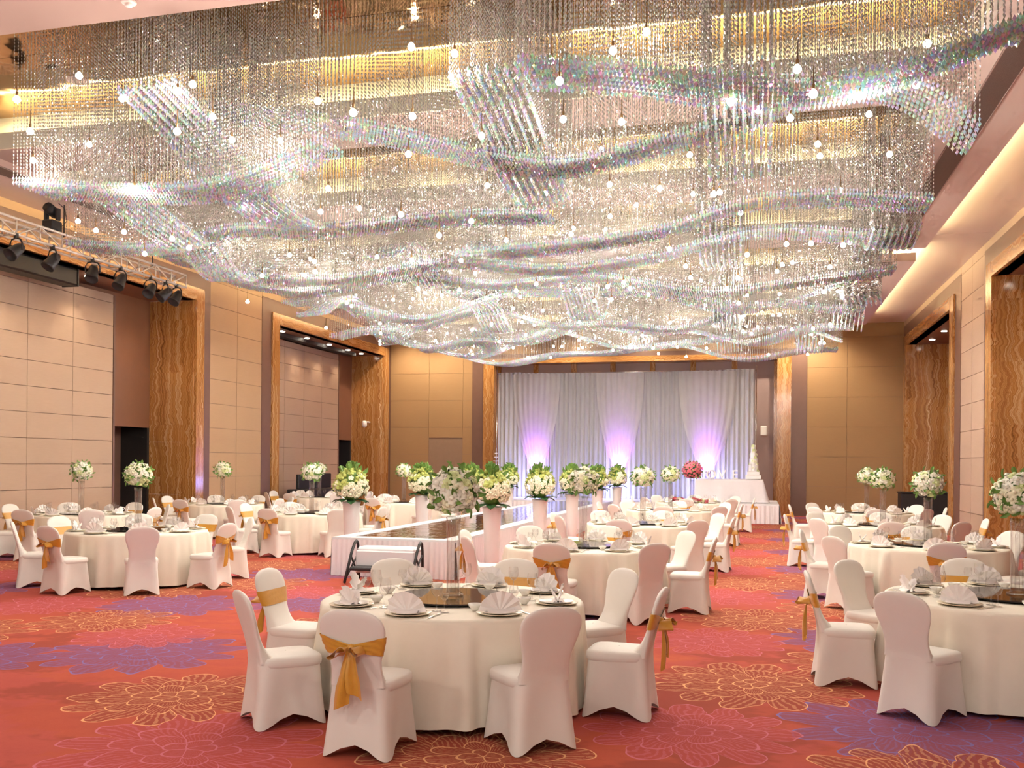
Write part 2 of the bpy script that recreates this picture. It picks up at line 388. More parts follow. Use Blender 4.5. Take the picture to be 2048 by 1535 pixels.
def niche_wall(side):
    """Side wall with two deep framed recesses. side -1 = the wall with the lighting truss."""
    X = XL if side < 0 else XR; s = side
    name = 'wall_left' if s < 0 else 'wall_right'
    if s < 0: n1, fr1, br1, b0, f0, o0, o1, f1 = 21.5, 21.85, 22.2, 24.9, 25.45, 25.88, 34.2, 34.65
    else: n1, fr1, br1, b0, f0, o0, o1, f1 = 22.25, 22.75, 23.1, 25.6, 26.3, 26.8, 34.25, 34.7
    ZN, ZF, ZB = 5.90, 6.22, 6.60
    dep = 1.28 if s < 0 else 2.1
    T = s * 0.25
    wall = MB()
    def slab(y0, y1, z0, z1): wall.box(min(X, X + T), max(X, X + T), y0, y1, z0, z1)
    slab(br1, b0, 0, 6.95); slab(YB, br1, ZB, 6.95); slab(b0, YF, ZB, 6.95); slab(YB, 6.0, 0, ZB); slab(f1, YF, 0, ZB)
    w_ = struct(name, wall.mesh(name, M_JOINT, False))
    th = -s * 0.02
    m = M_PARTITION if s > 0 else M_WALL
    zs = [0, 0.7, 1.35, 2.0, 2.65, 3.3, 3.95, 4.6, 5.25, 5.9, 6.55, 6.95]
    panels(w_, m, 'x', X, br1, b0, 0, 0, 0, 0, th, us=[br1, (br1 + b0) / 2, b0], zs=zs)
    panels(w_, m, 'x', X, 6, YF, 0, 0, 0, 0, th, us=[6.0, 9.0, 12.0, 15.0, 18.0, br1], zs=[ZB, 6.95])
    panels(w_, m, 'x', X, 6, YF, 0, 0, 0, 0, th, us=[b0, 28.0, 31.0, YF], zs=[ZB, 6.95])
    panels(w_, m, 'x', X, YB, 6, 0, 0, 0, 0, th, us=[YB, 0, 3.0, 6.0], zs=[0, 1.3, 2.6, 3.9, 5.2, ZB])
    # bronze bands around both recesses
    def bx(nm, mt, y0, y1, z0, z1, d0, d1): put(nm, boxm(nm, mt, min(X + s * d0, X + s * d1), max(X + s * d0, X + s * d1), y0, y1, z0, z1), w_)
    bx('bronze_band', M_BRONZE, fr1, br1, 0, ZB, -0.03, 0.2); bx('bronze_band', M_BRONZE, 6.0, fr1, ZF, ZB, -0.03, 0.2)
    bx('bronze_band', M_BRONZE, b0, f0, 0, ZB, -0.03, 0.2); bx('bronze_band', M_BRONZE, f0, f1, ZF, ZB, -0.03, 0.2); bx('bronze_band', M_BRONZE, f1, YF - 0.02, 0, ZB, -0.03, 0.2)
    # onyx frames
    bx('onyx_frame', M_ONYX, n1, fr1, 0, ZF, -0.08, dep * 0.3); bx('onyx_frame', M_ONYXH, 6.0, n1, ZN, ZF, -0.08, 0.25)
    bx('onyx_frame', M_ONYX, f0, o0, 0, ZF, -0.08, 0.25); bx('onyx_frame', M_ONYXH, o0, o1, ZN, ZF, -0.08, 0.25); bx('onyx_frame', M_ONYX, o1, f1, 0, ZF, -0.08, dep * 0.3)
    # onyx jamb slabs facing the room, one above the other
    zz = [0, 0.9, 2.25, 3.6, 4.95, ZN]
    for yj in (n1, o1):
        for i in range(5):
            bx('onyx_slab', M_ONYX, yj - 0.03, yj + 0.02, zz[i] + 0.0012, zz[i + 1] - 0.0012, 0.0, dep)
    # soffit and back of the recesses
    for y0, y1 in ((6.0, n1), (o0, o1)):
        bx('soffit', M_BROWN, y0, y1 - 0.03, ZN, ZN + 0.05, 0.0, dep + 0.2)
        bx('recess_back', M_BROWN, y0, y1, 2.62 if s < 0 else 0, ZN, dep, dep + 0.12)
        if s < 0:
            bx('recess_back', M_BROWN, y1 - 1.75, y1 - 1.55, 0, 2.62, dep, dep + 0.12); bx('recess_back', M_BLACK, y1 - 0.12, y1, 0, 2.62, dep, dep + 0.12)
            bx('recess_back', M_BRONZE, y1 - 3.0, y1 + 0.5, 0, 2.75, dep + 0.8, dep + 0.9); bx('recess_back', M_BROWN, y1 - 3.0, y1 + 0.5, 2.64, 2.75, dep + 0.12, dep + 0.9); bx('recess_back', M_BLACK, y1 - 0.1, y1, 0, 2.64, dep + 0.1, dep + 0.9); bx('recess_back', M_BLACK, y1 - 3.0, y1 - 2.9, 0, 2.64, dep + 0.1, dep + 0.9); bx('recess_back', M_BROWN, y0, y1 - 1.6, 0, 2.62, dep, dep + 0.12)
            pe = y1 - 1.85
            us = [pe - 1.38 * i for i in range(12) if pe - 1.38 * i > y0] + [y0]
            us = sorted(us)
            panels(w_, M_PARTITION, 'x', X + s * (dep - 0.28), 0, 0, 0, 0, 0, 0, s * 0.08, us=us, zs=[0.02 + 0.553 * j for j in range(11)] + [5.75], gap=0.005)
            bx('partition_edge', M_BRONZE, pe, pe + 0.06, 0, 5.75, dep - 0.30, dep)
            if y0 > 20: bx('screen_slot', M_BLACK, y0, y1 - 1.0, 5.78, 5.90, dep - 0.6, dep - 0.25)
        else:
            bx('dark_gap_panel', M_BLACK, o0 + 0.1 if y0 > 20 else n1 - 1.0, (o0 + 1.4) if y0 > 20 else n1 - 0.05, 0, 2.7, dep - 0.05, dep)  # black sheet standing in for the darkness of a door gap
            if y0 > 20:
                for k in range(3): bx('onyx_slab', M_ONYX, y0 + 1.6 + 1.9 * k, y0 + 3.49 + 1.9 * k, 0.1, ZN, dep - 0.04, dep)
    # recessed downlights in the soffits
    dl = MB().lathe([(0.0, -0.012), (0.075, -0.012), (0.085, -0.004), (0.085, 0.01)], 14).mesh('downlight', M_DOWN)
    for yy in ([27.2, 28.9, 30.6, 32.2, 33.4] if s < 0 else [29.0, 31.0, 33.0]) + ([15.8, 18.2, 20.4] if s < 0 else [17.0, 19.0, 21.0]):
        put('downlight', dl, w_, (X + s * 0.55, yy, ZN - 0.004))
        if yy > 15: spot('recess_spot', (X + s * 0.55, yy, ZN - 0.05), 34, 1.4, (1, 0.82, 0.6))
    return w_
def spot(name, loc, watts, size, col, target=None, blend=0.6, rad=0.06):
    l = bpy.data.lights.new(name, 'SPOT'); l.energy = watts; l.color = col; l.spot_size = size; l.spot_blend = blend; l.shadow_soft_size = rad
    o = bpy.data.objects.new(name, l); COL.objects.link(o); o.location = loc
    d = (Vector(target) - Vector(loc)) if target else Vector((0, 0, -1))
    o.rotation_euler = d.to_track_quat('-Z', 'Y').to_euler()
    return o
def point(name, loc, watts, col, rad=0.05):
    l = bpy.data.lights.new(name, 'POINT'); l.energy = watts; l.color = col; l.shadow_soft_size = rad
    o = bpy.data.objects.new(name, l); COL.objects.link(o); o.location = loc
    return o
niche_wall(-1); niche_wall(1)

# far wall with the wide framed stage recess
fw = MB().box(XL - 1.5, -10.15, YF, YF + 0.25, 0, 6.95).box(1.25, XR + 2.3, YF, YF + 0.25, 0, 6.95).box(-10.15, 1.25, YF, YF + 0.25, 5.75, 6.95)
WF = struct('wall_far', fw.mesh('wall_far', M_JOINT, False))
zs = [0, 1.05, 2.1, 3.15, 4.2, 5.25, 6.3, 6.95]
panels(WF, M_FARWALL, 'y', YF, 0, 0, 0, 0, 0, 0, -0.02, us=[1.76, 3.1, XR], zs=zs, gap=0.004)
panels(WF, M_FARWALL, 'y', YF, 0, 0, 0, 0, 0, 0, -0.02, us=[-10.98, -10.6], zs=zs, gap=0.004)
panels(WF, M_FARWALL, 'y', YF, 0, 0, 0, 0, 0, 0, -0.02, us=[XL, -12.37], zs=zs, gap=0.004)
panels(WF, M_FARWALL, 'y', YF, 0, 0, 0, 0, 0, 0, -0.02, us=[-12.37, -10.98], zs=[2.75, 3.15, 4.2, 5.25, 6.3, 6.95], gap=0.004)
panels(WF, M_FARWALL, 'y', YF, 0, 0, 0, 0, 0, 0, -0.02, us=[-10.6, -5, 1.76], zs=[5.95, 6.95], gap=0.004)
def fb(nm, m, x0, x1, y0, y1, z0, z1): put(nm, boxm(nm, m, x0, x1, y0, y1, z0, z1), WF)
fb('bronze_band', M_BRONZE, -10.6, -10.14, YF - 0.04, YF + 0.1, 0, 5.95); fb('bronze_band', M_BRONZE, 1.22, 1.76, YF - 0.04, YF + 0.1, 0, 5.95)
fb('bronze_band', M_BRONZE, -10.14, 1.22, YF - 0.04, YF + 0.1, 5.78, 5.95)
fb('onyx_frame', M_ONYX, -10.14, -9.72, YF - 0.1, YF + 0.7, 0, 5.78); fb('onyx_frame', M_ONYX, 0.74, 1.22, YF - 0.1, YF + 0.7, 0, 5.78)
fb('onyx_frame', M_ONYXH, -9.72, 0.74, YF - 0.1, YF + 0.7, 5.58, 5.78)
for k in range(7):
    x0 = -9.72 + k * 10.46 / 7; fb('mauve_panel', M_MAUVE, x0 + 0.1, x0 + 10.46 / 7 - 0.1, YF + 0.62, YF + 0.7, 0, 5.58)
for k in range(8):
    x0 = -9.72 + k * 10.46 / 7; fb('mullion', M_ONYX, x0 - 0.1, x0 + 0.1, YF + 0.56, YF + 0.70, 0, 5.58)
fb('stage_recess_back', M_MAUVE, -9.8, 0.8, YF + 0.7, YF + 0.75, 0, 5.6)
d_ = struct('door_1', boxm('door_1', M_FARWALL, -12.34, -11.0, YF + 0.16, YF + 0.2, 0, 2.72))
put('door_handle', boxm('door_handle', M_STEEL, -11.22, -11.18, YF + 0.1, YF + 0.16, 0.9, 1.15), d_)

# ceiling: mirrored bays between plaster beams, coves with light strips, side soffits
BX0, BX1 = -11.3, 2.35
CE = struct('ceiling', boxm('ceiling', M_SIDEPLASTER, XL - 2.2, XR + 2.6, YB, YF + 1.0, 7.05, 7.15))
FAS = [11.75 + 3.95 * k for k in range(6)]
def cb(nm, m, *a): return put(nm, boxm(nm, m, *a), CE)
ZMIR = 6.95
starts = [8.59] + [f + 1.15 for f in FAS[:-1]]
cb('ceiling_beam', M_PLASTER, XL, XR, YB, 5.2, 6.75, 6.95)
cb('ceiling_beam', M_FRONTBEAM, XL, XR, 5.2, 8.59, 6.4, 6.95)
for s0, f0 in zip(starts, FAS):
    cb('mirror_panel', M_MIRROR, BX0, BX1, s0, (s0 + f0) / 2 - 0.004, ZMIR, ZMIR + 0.03)
    cb('mirror_panel', M_MIRROR, BX0, BX1, (s0 + f0) / 2 + 0.004, f0 + 0.22, ZMIR, ZMIR + 0.03)
    e = f0 + 1.15
    cb('cove_fascia', M_COVE, BX0, BX1, f0, f0 + 0.04, 6.4, 6.64)
    cb('ceiling_beam', M_PLASTER, BX0, BX1, f0 + 0.04, e, 6.40, 6.56)
    cb('cove_back', M_COVE, BX0, BX1, f0 + 0.22, e, 6.56, ZMIR)
    cb('led_strip', M_LED, BX0 + 0.2, BX1 - 0.2, f0 + 0.08, f0 + 0.12, 6.60, 6.625)
for sx, x0, x1, xw in ((1, BX1, 3.45, XR), (-1, -12.4, BX0, XL)):
    segs = ((8.59, 21.5), (22.75, 32.75))
    for y0, y1 in segs:
        cb('side_beam', M_SIDEPLASTER, x0, x1, y0, y1, 6.40, 6.58)
        xo = x1 if sx > 0 else x0
        a, b_ = (xo - 0.16, xo - 0.10) if sx > 0 else (xo + 0.10, xo + 0.16)
        cb('led_strip', M_LEDW, a, b_, y0 + 0.1, y1 - 0.1, 6.585, 6.61)
        xi = x0 if sx > 0 else x1
        va, vb = (xi + 0.27, xi + 0.62) if sx > 0 else (xi - 0.62, xi - 0.27)
        cb('vent_grille', M_VENT, va, vb, y0 + 0.05, y1 - 0.05, 6.392, 6.405)
        for t in (va, vb - 0.015): cb('vent_frame', M_PLASTER, t, t + 0.015, y0 + 0.05, y1 - 0.05, 6.386, 6.402)
    xa, xb = (x0, xw) if sx > 0 else (xw, x1)
    cb('side_soffit', M_SIDEPLASTER, xa, xb, 8.59, 21.98, ZC, ZC + 0.2); cb('side_soffit', M_SIDEPLASTER, xa, xb, 22.0, YF, ZC, ZC + 0.2)
    cb('cove_lip', M_COVE, x0 if sx > 0 else x1 - 0.02, x0 + 0.02 if sx > 0 else x1, 8.59, 32.75, 6.58, 6.72)
cb('ceiling_end', M_SIDEPLASTER, BX0 - 0.01, BX1 + 0.01, FAS[-1] + 1.15, YF, ZC, ZC + 0.2)
def tagt(o, l, c, g=None): return tag(o, l, c, g)
sd = thing('smoke_detector', 'round smoke detector on the pink plaster ceiling beam', 'smoke detector', (-6.15, 8.25, 6.4))
put('base', MB().lathe([(0, 0), (0.075, 0), (0.075, -0.02), (0.06, -0.03), (0, -0.03)], 18).mesh('base', M_DETECT), sd)
put('sensor_dome', MB().lathe([(0.04, -0.03), (0.035, -0.055), (0, -0.06)], 14).mesh('sensor_dome', M_DETECT), sd)
tag(put('ceiling_speaker', MB().lathe([(0, -0.008), (0.13, -0.008), (0.15, 0), (0.15, 0.006)], 20).mesh('ceiling_speaker', M_DETECT), None, (-9.0, 11.0, ZMIR - 0.006)), 'round flush speaker in the gold mirrored ceiling', 'speaker')

ME_ADDED_DL = MB().lathe([(0.0, -0.010), (0.06, -0.010), (0.075, -0.004), (0.075, 0.004)], 14).mesh('downlight', M_DOWN)  # downlights added behind the chandelier to brighten the far wall
for x in (-13.0, -11.4, -9.0, -6.5, -4.0, -1.5, 1.2, 2.1):
    put('downlight', ME_ADDED_DL, CE, (x, 33.6, ZC - 0.005)); spot('added_wall_wash', (x, 33.6, ZC - 0.05), 190, 2.2, (1.0, 0.85, 0.62), (x, 34.9, 3.0), 0.8, 0.05)

# ------------------------------------------------------------------ crystal chandelier
CH = thing('crystal_chandelier', 'huge crystal bead chandelier of wavy ribbons filling the ceiling', 'chandelier', (0, 0, 0))
def bead_mesh(name, n, pitch, r, h, m, seed):
    rg = random.Random(seed); b_ = MB()
    for i in range(n):
        z = pitch * (i + 0.5); rr = r * rg.uniform(0.85, 1.1); a0 = rg.uniform(0, PI)
        vs = [(0, 0, z - h)] + [(rr * math.cos(a0 + k * PI / 2), rr * math.sin(a0 + k * PI / 2), z) for k in range(4)] + [(0, 0, z + h)]
        b_.add(vs, [(0, 2, 1), (0, 3, 2), (0, 4, 3), (0, 1, 4), (5, 1, 2), (5, 2, 3), (5, 3, 4), (5, 4, 1)])
    return b_.mesh(name, m, False)
CHUNK = 0.40
o_chunk = bpy.data.objects.new('bead_chunk', bead_mesh('bead_chunk', 9, CHUNK / 9, 0.0082, 0.021, M_BEAD, 1))
o_drop = bpy.data.objects.new('crystal_drop', bead_mesh('crystal_drop', 2, 0.050, 0.019, 0.030, M_RIBBON, 2))
def inst_tree(name, ob):
    t = bpy.data.node_groups.new(name, 'GeometryNodeTree')
    t.interface.new_socket('Geometry', in_out='INPUT', socket_type='NodeSocketGeometry'); t.interface.new_socket('Geometry', in_out='OUTPUT', socket_type='NodeSocketGeometry')
    gi = t.nodes.new('NodeGroupInput'); go = t.nodes.new('NodeGroupOutput'); ip = t.nodes.new('GeometryNodeInstanceOnPoints')
    oi = t.nodes.new('GeometryNodeObjectInfo'); oi.inputs['Object'].default_value = ob
    na = t.nodes.new('GeometryNodeInputNamedAttribute'); na.data_type = 'FLOAT_VECTOR'; na.inputs['Name'].default_value = 'sc'
    rv = t.nodes.new('FunctionNodeRandomValue'); rv.data_type = 'FLOAT_VECTOR'; rv.inputs[0].default_value = (0, 0, 0); rv.inputs[1].default_value = (0, 0, 6.28)
    t.links.new(gi.outputs[0], ip.inputs['Points']); t.links.new(oi.outputs['Geometry'], ip.inputs['Instance'])
    t.links.new(na.outputs['Attribute'], ip.inputs['Scale'])
    t.links.new(rv.outputs[0], ip.inputs['Rotation'])
    t.links.new(ip.outputs[0], go.inputs[0])
    return t
T_CHUNK = inst_tree('bead_strands', o_chunk); T_DROP = inst_tree('crystal_ribbon', o_drop)
def cloud(name, pts, sc, tree, label):
    me = bpy.data.meshes.new(name); me.vertices.add(len(pts)); me.vertices.foreach_set('co', np.asarray(pts, dtype=np.float32).ravel())
    at = me.attributes.new('sc', 'FLOAT_VECTOR', 'POINT'); at.data.foreach_set('vector', np.asarray(sc, dtype=np.float32).ravel())
    o = put(name, me, CH); o['kind'] = 'stuff'; o['label'] = label
    md = o.modifiers.new('beads', 'NODES'); md.node_group = tree
    return o
def ztop(y):
    t = np.full_like(y, ZMIR - 0.01)
    t[y < 8.62] = 6.39
    for f in FAS:
        t[(y > f - 0.03) & (y < f + 1.18)] = 6.39
    return t
CX0, CX1 = -10.1, 2.2
def wave(s_, p):
    return 5.02 + p[0] * np.sin(2 * PI * s_ / p[1] + p[2]) + p[3] * np.sin(2 * PI * s_ / p[4] + p[5])
def band(axis, c0, s0, s1, width, p, dz, zf=None):
    """axis 'x': a band running across the hall at y=c0; axis 'y': along the hall at x=c0"""
    n = int((s1 - s0) / 0.048)
    sv = np.linspace(s0, s1, n)
    rows = np.linspace(-width / 2, width / 2, 4)
    Sg, Rg = np.meshgrid(sv, rows)
    Sg = Sg.ravel(); Rg = Rg.ravel()
    Sg = Sg + 0.012 * RNG.standard_normal(len(Sg)) * 0.3
    tilt = p[6]
    zf = zf or (lambda q: wave(q, p))
    zb = zf(Sg + tilt * Rg) + dz
    X, Y = (Sg, c0 + Rg) if axis == 'x' else (c0 + Rg, Sg)
    zt = ztop(Y); L = np.maximum(zt - (zb + 0.10), 0.1)
    nn = np.maximum(1, np.round(L / CHUNK)).astype(int); per = L / nn
    idx = np.repeat(np.arange(len(L)), nn); k = np.concatenate([np.arange(i) for i in nn])
    pts = np.stack([X[idx], Y[idx], zb[idx] + 0.10 + per[idx] * k], 1)
    sc = np.stack([np.ones(len(idx)), np.ones(len(idx)), per[idx] / CHUNK], 1)
    cloud('bead_curtain', pts, sc, T_CHUNK, 'fine clear bead strands hanging from the ceiling')
    n = int((s1 - s0) / 0.042); sv = np.linspace(s0, s1, n); rows = np.linspace(-width / 2, width / 2, 8)
    Sg, Rg = np.meshgrid(sv, rows); Sg = Sg.ravel(); Rg = Rg.ravel()
    zb = zf(Sg + tilt * Rg) + dz
    X, Y = (Sg, c0 + Rg) if axis == 'x' else (c0 + Rg, Sg)
    cloud('crystal_ribbon', np.stack([X, Y, zb], 1), np.ones((len(X), 3)), T_DROP, 'dense sparkling wave-shaped crystal ribbon')
rg = random.Random(5)
NEAR = [(9.7, [(-8.56, 5.03), (-7.26, 4.89), (-6.06, 4.85), (-5.24, 5.02), (-4.62, 5.26)]),
        (10.45, [(-6.47, 6.05), (-5.25, 5.82), (-4.08, 5.55), (-3.16, 5.27), (-2.27, 5.07), (-1.15, 5.21), (-0.19, 5.41), (0.93, 5.69), (1.66, 5.49), (2.11, 5.05)]),
        (8.62, [(-2.11, 5.4), (-1.17, 5.26), (-0.28, 5.07), (0.76, 5.0), (1.36, 5.11), (2.15, 5.39)]),
        (12.8, [(-10.39, 5.1), (-8.86, 5.02), (-7.74, 5.2), (-6.41, 5.13), (-5.46, 5.15), (-4.23, 5.2), (-2.78, 5.15)]),
        (13.0, [(-3.7, 4.72), (-2.44, 4.78), (-1.21, 4.92), (-0.09, 5.22), (0.67, 5.24), (2.12, 5.09)]),
        (14.9, [(-10.24, 5.35), (-8.35, 4.92), (-6.66, 4.85), (-4.89, 5.03), (-3.2, 4.84), (-1.61, 4.96), (-0.1, 5.28), (1.33, 5.16), (2.13, 5.05)]),
        (17.0, [(-10.3, 5.34), (-8.72, 5.06), (-6.62, 5.27), (-4.63, 5.05), (-2.75, 5.11), (-0.97, 4.78), (0.72, 4.89), (2.23, 5.04)])]
def smooth_curve(pts):
    xs = np.array([p[0] for p in pts]); zs_ = np.array([p[1] for p in pts]); m = np.gradient(zs_, xs)
    def f(q):
        k = np.clip(np.searchsorted(xs, q) - 1, 0, len(xs) - 2); h = xs[k + 1] - xs[k]; t = np.clip((q - xs[k]) / h, 0, 1)
        return (2 * t**3 - 3 * t**2 + 1) * zs_[k] + (t**3 - 2 * t**2 + t) * h * m[k] + (-2 * t**3 + 3 * t**2) * zs_[k + 1] + (t**3 - t**2) * h * m[k + 1]
    return f
for y, pts in NEAR:
    band('x', y, pts[0][0], pts[-1][0], 0.62, (0, 0, 0, 0, 0, 0, 0.25), 0.0, smooth_curve(pts))
for x, pts in ((-6.35, [(8.8, 5.75), (9.6, 5.55), (10.6, 5.2), (11.7, 5.05), (12.4, 5.1)]), (-2.6, [(8.8, 5.55), (9.6, 5.4), (10.6, 5.15), (11.7, 5.0)]),
               (-0.2, [(9.2, 5.55), (10.2, 5.35), (11.3, 5.05)]), (-8.3, [(10.9, 5.3), (11.8, 5.1), (12.6, 4.95)])):
    band('y', x, pts[0][0], pts[-1][0], 0.66, (0, 0, 0, 0, 0, 0, -0.4), 0.0, smooth_curve(pts))
for k, y in enumerate((19.15, 21.3, 23.45, 25.6, 27.7)):
    p = (rg.uniform(0.16, 0.26), rg.uniform(5.0, 7.5), rg.uniform(0, 6.28), 0.10, rg.uniform(2.6, 3.6), rg.uniform(0, 6.28), rg.uniform(-0.7, 0.7))
    band('x', y, CX0 + rg.uniform(0, 0.25), CX1 - rg.uniform(0, 0.15), 0.66, p, rg.uniform(-0.06, 0.10))
for k, x in enumerate((-9.0, -6.4, -3.7, -0.9, 1.5)):
    y = 13.2 + rg.uniform(0, 1.5)
    while y < 26.5:
        ln = rg.uniform(2.0, 3.6)
        p = (rg.uniform(0.20, 0.30), rg.uniform(3.5, 5.5), rg.uniform(0, 6.28), 0.08, 2.2, rg.uniform(0, 6.28), rg.uniform(-0.6, 0.6))
        band('y', x + rg.uniform(-0.6, 0.6), y, min(y + ln, 28.2), 0.62, p, rg.uniform(-0.02, 0.25))
        y += ln + rg.uniform(1.0, 2.4)
bm_ = MB().lathe([(0, -0.036), (0.020, -0.034), (0.033, -0.018), (0.035, -0.003), (0.027, 0.014), (0.013, 0.028), (0.012, 0.032)], 10, 0)
bm_.lathe([(0.013, 0.030), (0.014, 0.072), (0.006, 0.078), (0.003, 0.22), (0.0, 0.22)], 6, 1)
ME_BULB = bm_.mesh('bulb', [M_BULB, M_LAMPCAP])
nb = 0
mids = [8.05, 9.1, 11.5, 13.9, 15.95, 18.1, 20.2, 22.35, 24.5, 26.65]
for r_i, y in enumerate(mids):
    for sub in (-0.36, 0.36):
        nx = 6 if r_i == 0 else 14
        for i in range(nx):
            x = CX0 + 0.5 + (CX1 - CX0 - 0.9) * (i + rg.uniform(0.15, 0.85)) / nx
            yy = y + (sub + rg.uniform(-0.18, 0.18)) * (0.3 if r_i == 0 else 1.0); z = rg.uniform(4.72, 5.75)
            put('bulb', ME_BULB, CH, (x, yy, z)); nb += 1
            if (i + (sub > 0)) % 2 == 0 and (r_i > 0 or i == 2): point('chandelier_lamp', (x, yy, z - 0.075), BULB_W, (1.0, 0.925, 0.82), 0.03)
# unseen fill lights added behind and above the camera for frontal light
for x in (-8.5, -4.0, 0.5):
    for y in (-1.5, 1.5): point('unseen_fill', (x, y, 4.0), BULB_W * 2.6, (1.0, 0.93, 0.84), 0.12)

# ------------------------------------------------------------------ banquet chair
def hw(z):
    if z < 0.56: v = 0.178 - 0.013 * math.sin((z - 0.42) / 0.14 * PI / 2)
    elif z < 0.78:
        t = (z - 0.56) / 0.22; v = 0.165 + 0.049 * (3 * t * t - 2 * t ** 3)
    else: v = 0.214 * max(0.0, 1 - ((z - 0.78) / 0.132) ** 2.6) ** 0.45 if z < 0.912 else 0.0
    return v
def ycen(z): return -0.205 - 0.115 * max(0, (z - 0.45) / 0.45) ** 1.15
def bsec(a, z, off=0.0):
    """point of the backrest's outline at height z and angle a, moved out by off"""
    c, s = math.cos(a), math.sin(a)
    tf = 0.024 + 0.11 * math.exp(-max(0, z - 0.44) / 0.055); tr = 0.022
    if z > 0.86: k = math.sqrt(max(0.02, 1 - ((z - 0.86) / 0.052) ** 2)); tf *= k; tr *= k
    x = (hw(z) + off) * math.copysign(abs(c) ** 0.45, c)
    y = ycen(z) + ((tf if s > 0 else tr) + off) * math.copysign(abs(s) ** 0.8, s)
    return (x, y, z)
def back_mesh():
    zs = [0.43, 0.455, 0.48, 0.51, 0.55, 0.60, 0.66, 0.72, 0.78, 0.82, 0.85, 0.875, 0.893, 0.904, 0.9105]
    b_ = MB(); b_.grid(lambda u, v: bsec(2 * PI * u, zs[round(v * (len(zs) - 1))]), 28, len(zs) - 1, True)
    n = len(b_.v); b_.add([(0, ycen(0.912), 0.912)], []); b_.f += [(n - 28 + i, n - 28 + (i + 1) % 28, n) for i in range(28)]; b_.mi += [0] * 28
    return fix_normals(b_.mesh('backrest', M_COVER))
def ring(a, ax, ay, e): 
    c, s = math.cos(a), math.sin(a)
    return ax * math.copysign(abs(c) ** e, c), ay * math.copysign(abs(s) ** e, s)
def seat_mesh():
    prof = [(0.93, 0.392), (1.0, 0.405), (1.01, 0.43), (0.995, 0.452), (0.95, 0.464), (0.8, 0.470), (0.4, 0.476), (0.02, 0.478)]
    def f(u, v):
        k, z = prof[round(v * 7)]; x, y = ring(2 * PI * u, 0.212 * k, 0.215 * k, 0.42)
        return (x * (0.96 + 0.08 * (y + 0.2) / 0.4 * 0.6), y, z)
    return fix_normals(MB().grid(f, 40, 7, True).mesh('seat', M_COVER))
def skirt_mesh():
    vs = [0, 0.1, 0.25, 0.42, 0.6, 0.76, 0.9, 1.0]
    def f(u, v):
        a = 2 * PI * u; t = vs[round(v * 7)]; k = abs(math.sin(2 * a)) ** 0.9
        rear = max(0.0, -math.sin(a)) ** 2
        ztop_ = 0.405 + 0.075 * rear; e = 0.42 - 0.08 * t
        fl = 1 + t * (0.17 * k - 0.02) + (0.03 * t * t * k)
        inset = 1 - 0.10 * math.sin(PI * min(1, t * 1.05)) * (1 - k) - 0.05 * t * (1 - k)
        x, y = ring(a, 0.203 * fl * inset, 0.206 * fl * inset, e)
        y -= rear * 0.045 * (0.55 + 0.45 * t)
        zh = 0.082 * (1 - k ** 0.8) + 0.002
        return (x, y, ztop_ + (zh - ztop_) * t)
    return fix_normals(MB().grid(f, 64, 7, True).mesh('skirt', M_COVER))
def sash_band():
    def f(u, v):
        a = 2 * PI * u; r_ = max(0.0, -math.sin(a)) ** 1.5 * (1 - min(1, abs(math.cos(a)) ** 0.45 * 1.0))
        h = 0.058 * (1 - 0.62 * r_); zc = 0.690 - 0.018 * r_
        z = zc + h * (2 * v - 1)
        wrin = 0.0035 * math.sin(v * 17 + 5 * math.cos(a) * 1.7) * (0.3 + 0.7 * (math.sin(a) < 0))
        return bsec(a, z, 0.006 + wrin + (0.010 * r_))
    return MB().grid(f, 72, 8, True).mesh('sash_band', M_SASH)
YK = ycen(0.67) - 0.040
def sash_bow(seed):
    rg_ = random.Random(seed); parts = []
    kn = MB().grid(lambda u, v: (0.030 * math.sin(PI * (0.02 + 0.96 * v)) * math.cos(2 * PI * u) * (1 + 0.15 * math.sin(6 * PI * u)), YK + 0.024 * math.sin(PI * (0.02 + 0.96 * v)) * math.sin(2 * PI * u), 0.672 + 0.030 * math.cos(PI * (0.02 + 0.96 * v))), 14, 8, True)
    parts.append(('knot', fix_normals(kn.mesh('knot', M_SASH))))
    for s in (-1, 1):   # short drooping loops
        L, dr = rg_.uniform(0.075, 0.1), rg_.uniform(0.015, 0.05)
        def f(u, v, s=s, L=L, dr=dr):
            t = 2 * PI * u; x = s * (0.012 + L * 0.5 * (1 - math.cos(t)))
            zz = 0.674 + 0.022 * math.sin(t) * (1 + 0.4 * (v - 0.5)) - dr * (0.5 * (1 - math.cos(t))) ** 1.4 + 0.018 * math.cos(3 * t) * (v - 0.5)
            wdt = 0.018 + 0.036 * (0.5 * (1 - math.cos(t)))
            return (x, YK - 0.030 + (v - 0.5) * 2 * wdt - 0.02, zz)
        parts.append(('loop', MB().grid(f, 18, 4, True).mesh('loop', M_SASH)))
    for s, L in ((-1, rg_.uniform(0.24, 0.33)), (1, rg_.uniform(0.20, 0.26))):
        sw = rg_.uniform(0.02, 0.06)
        def f(u, v, s=s, L=L, sw=sw):
            wd = 0.016 + 0.034 * min(1, v * 1.5)
            x = s * (0.008 + sw * v) + (u - 0.5) * 2 * wd
            y = YK - 0.014 - 0.016 * math.sin(PI * u * 2 + s) * min(1, v * 2) - 0.02 * math.sin(v * 2.2)
            z = 0.662 - L * v - (0.045 * (u if s > 0 else 1 - u)) * v ** 4 + 0.006 * math.sin(9 * v)
            return (x, y, z)
        parts.append(('tail', MB().grid(f, 8, 12).mesh('tail', M_SASH)))
    return parts
ME_BACK, ME_SEAT, ME_SKIRT, ME_BAND = back_mesh(), seat_mesh(), skirt_mesh(), sash_band()
BOWS = [sash_bow(i) for i in range(4)]

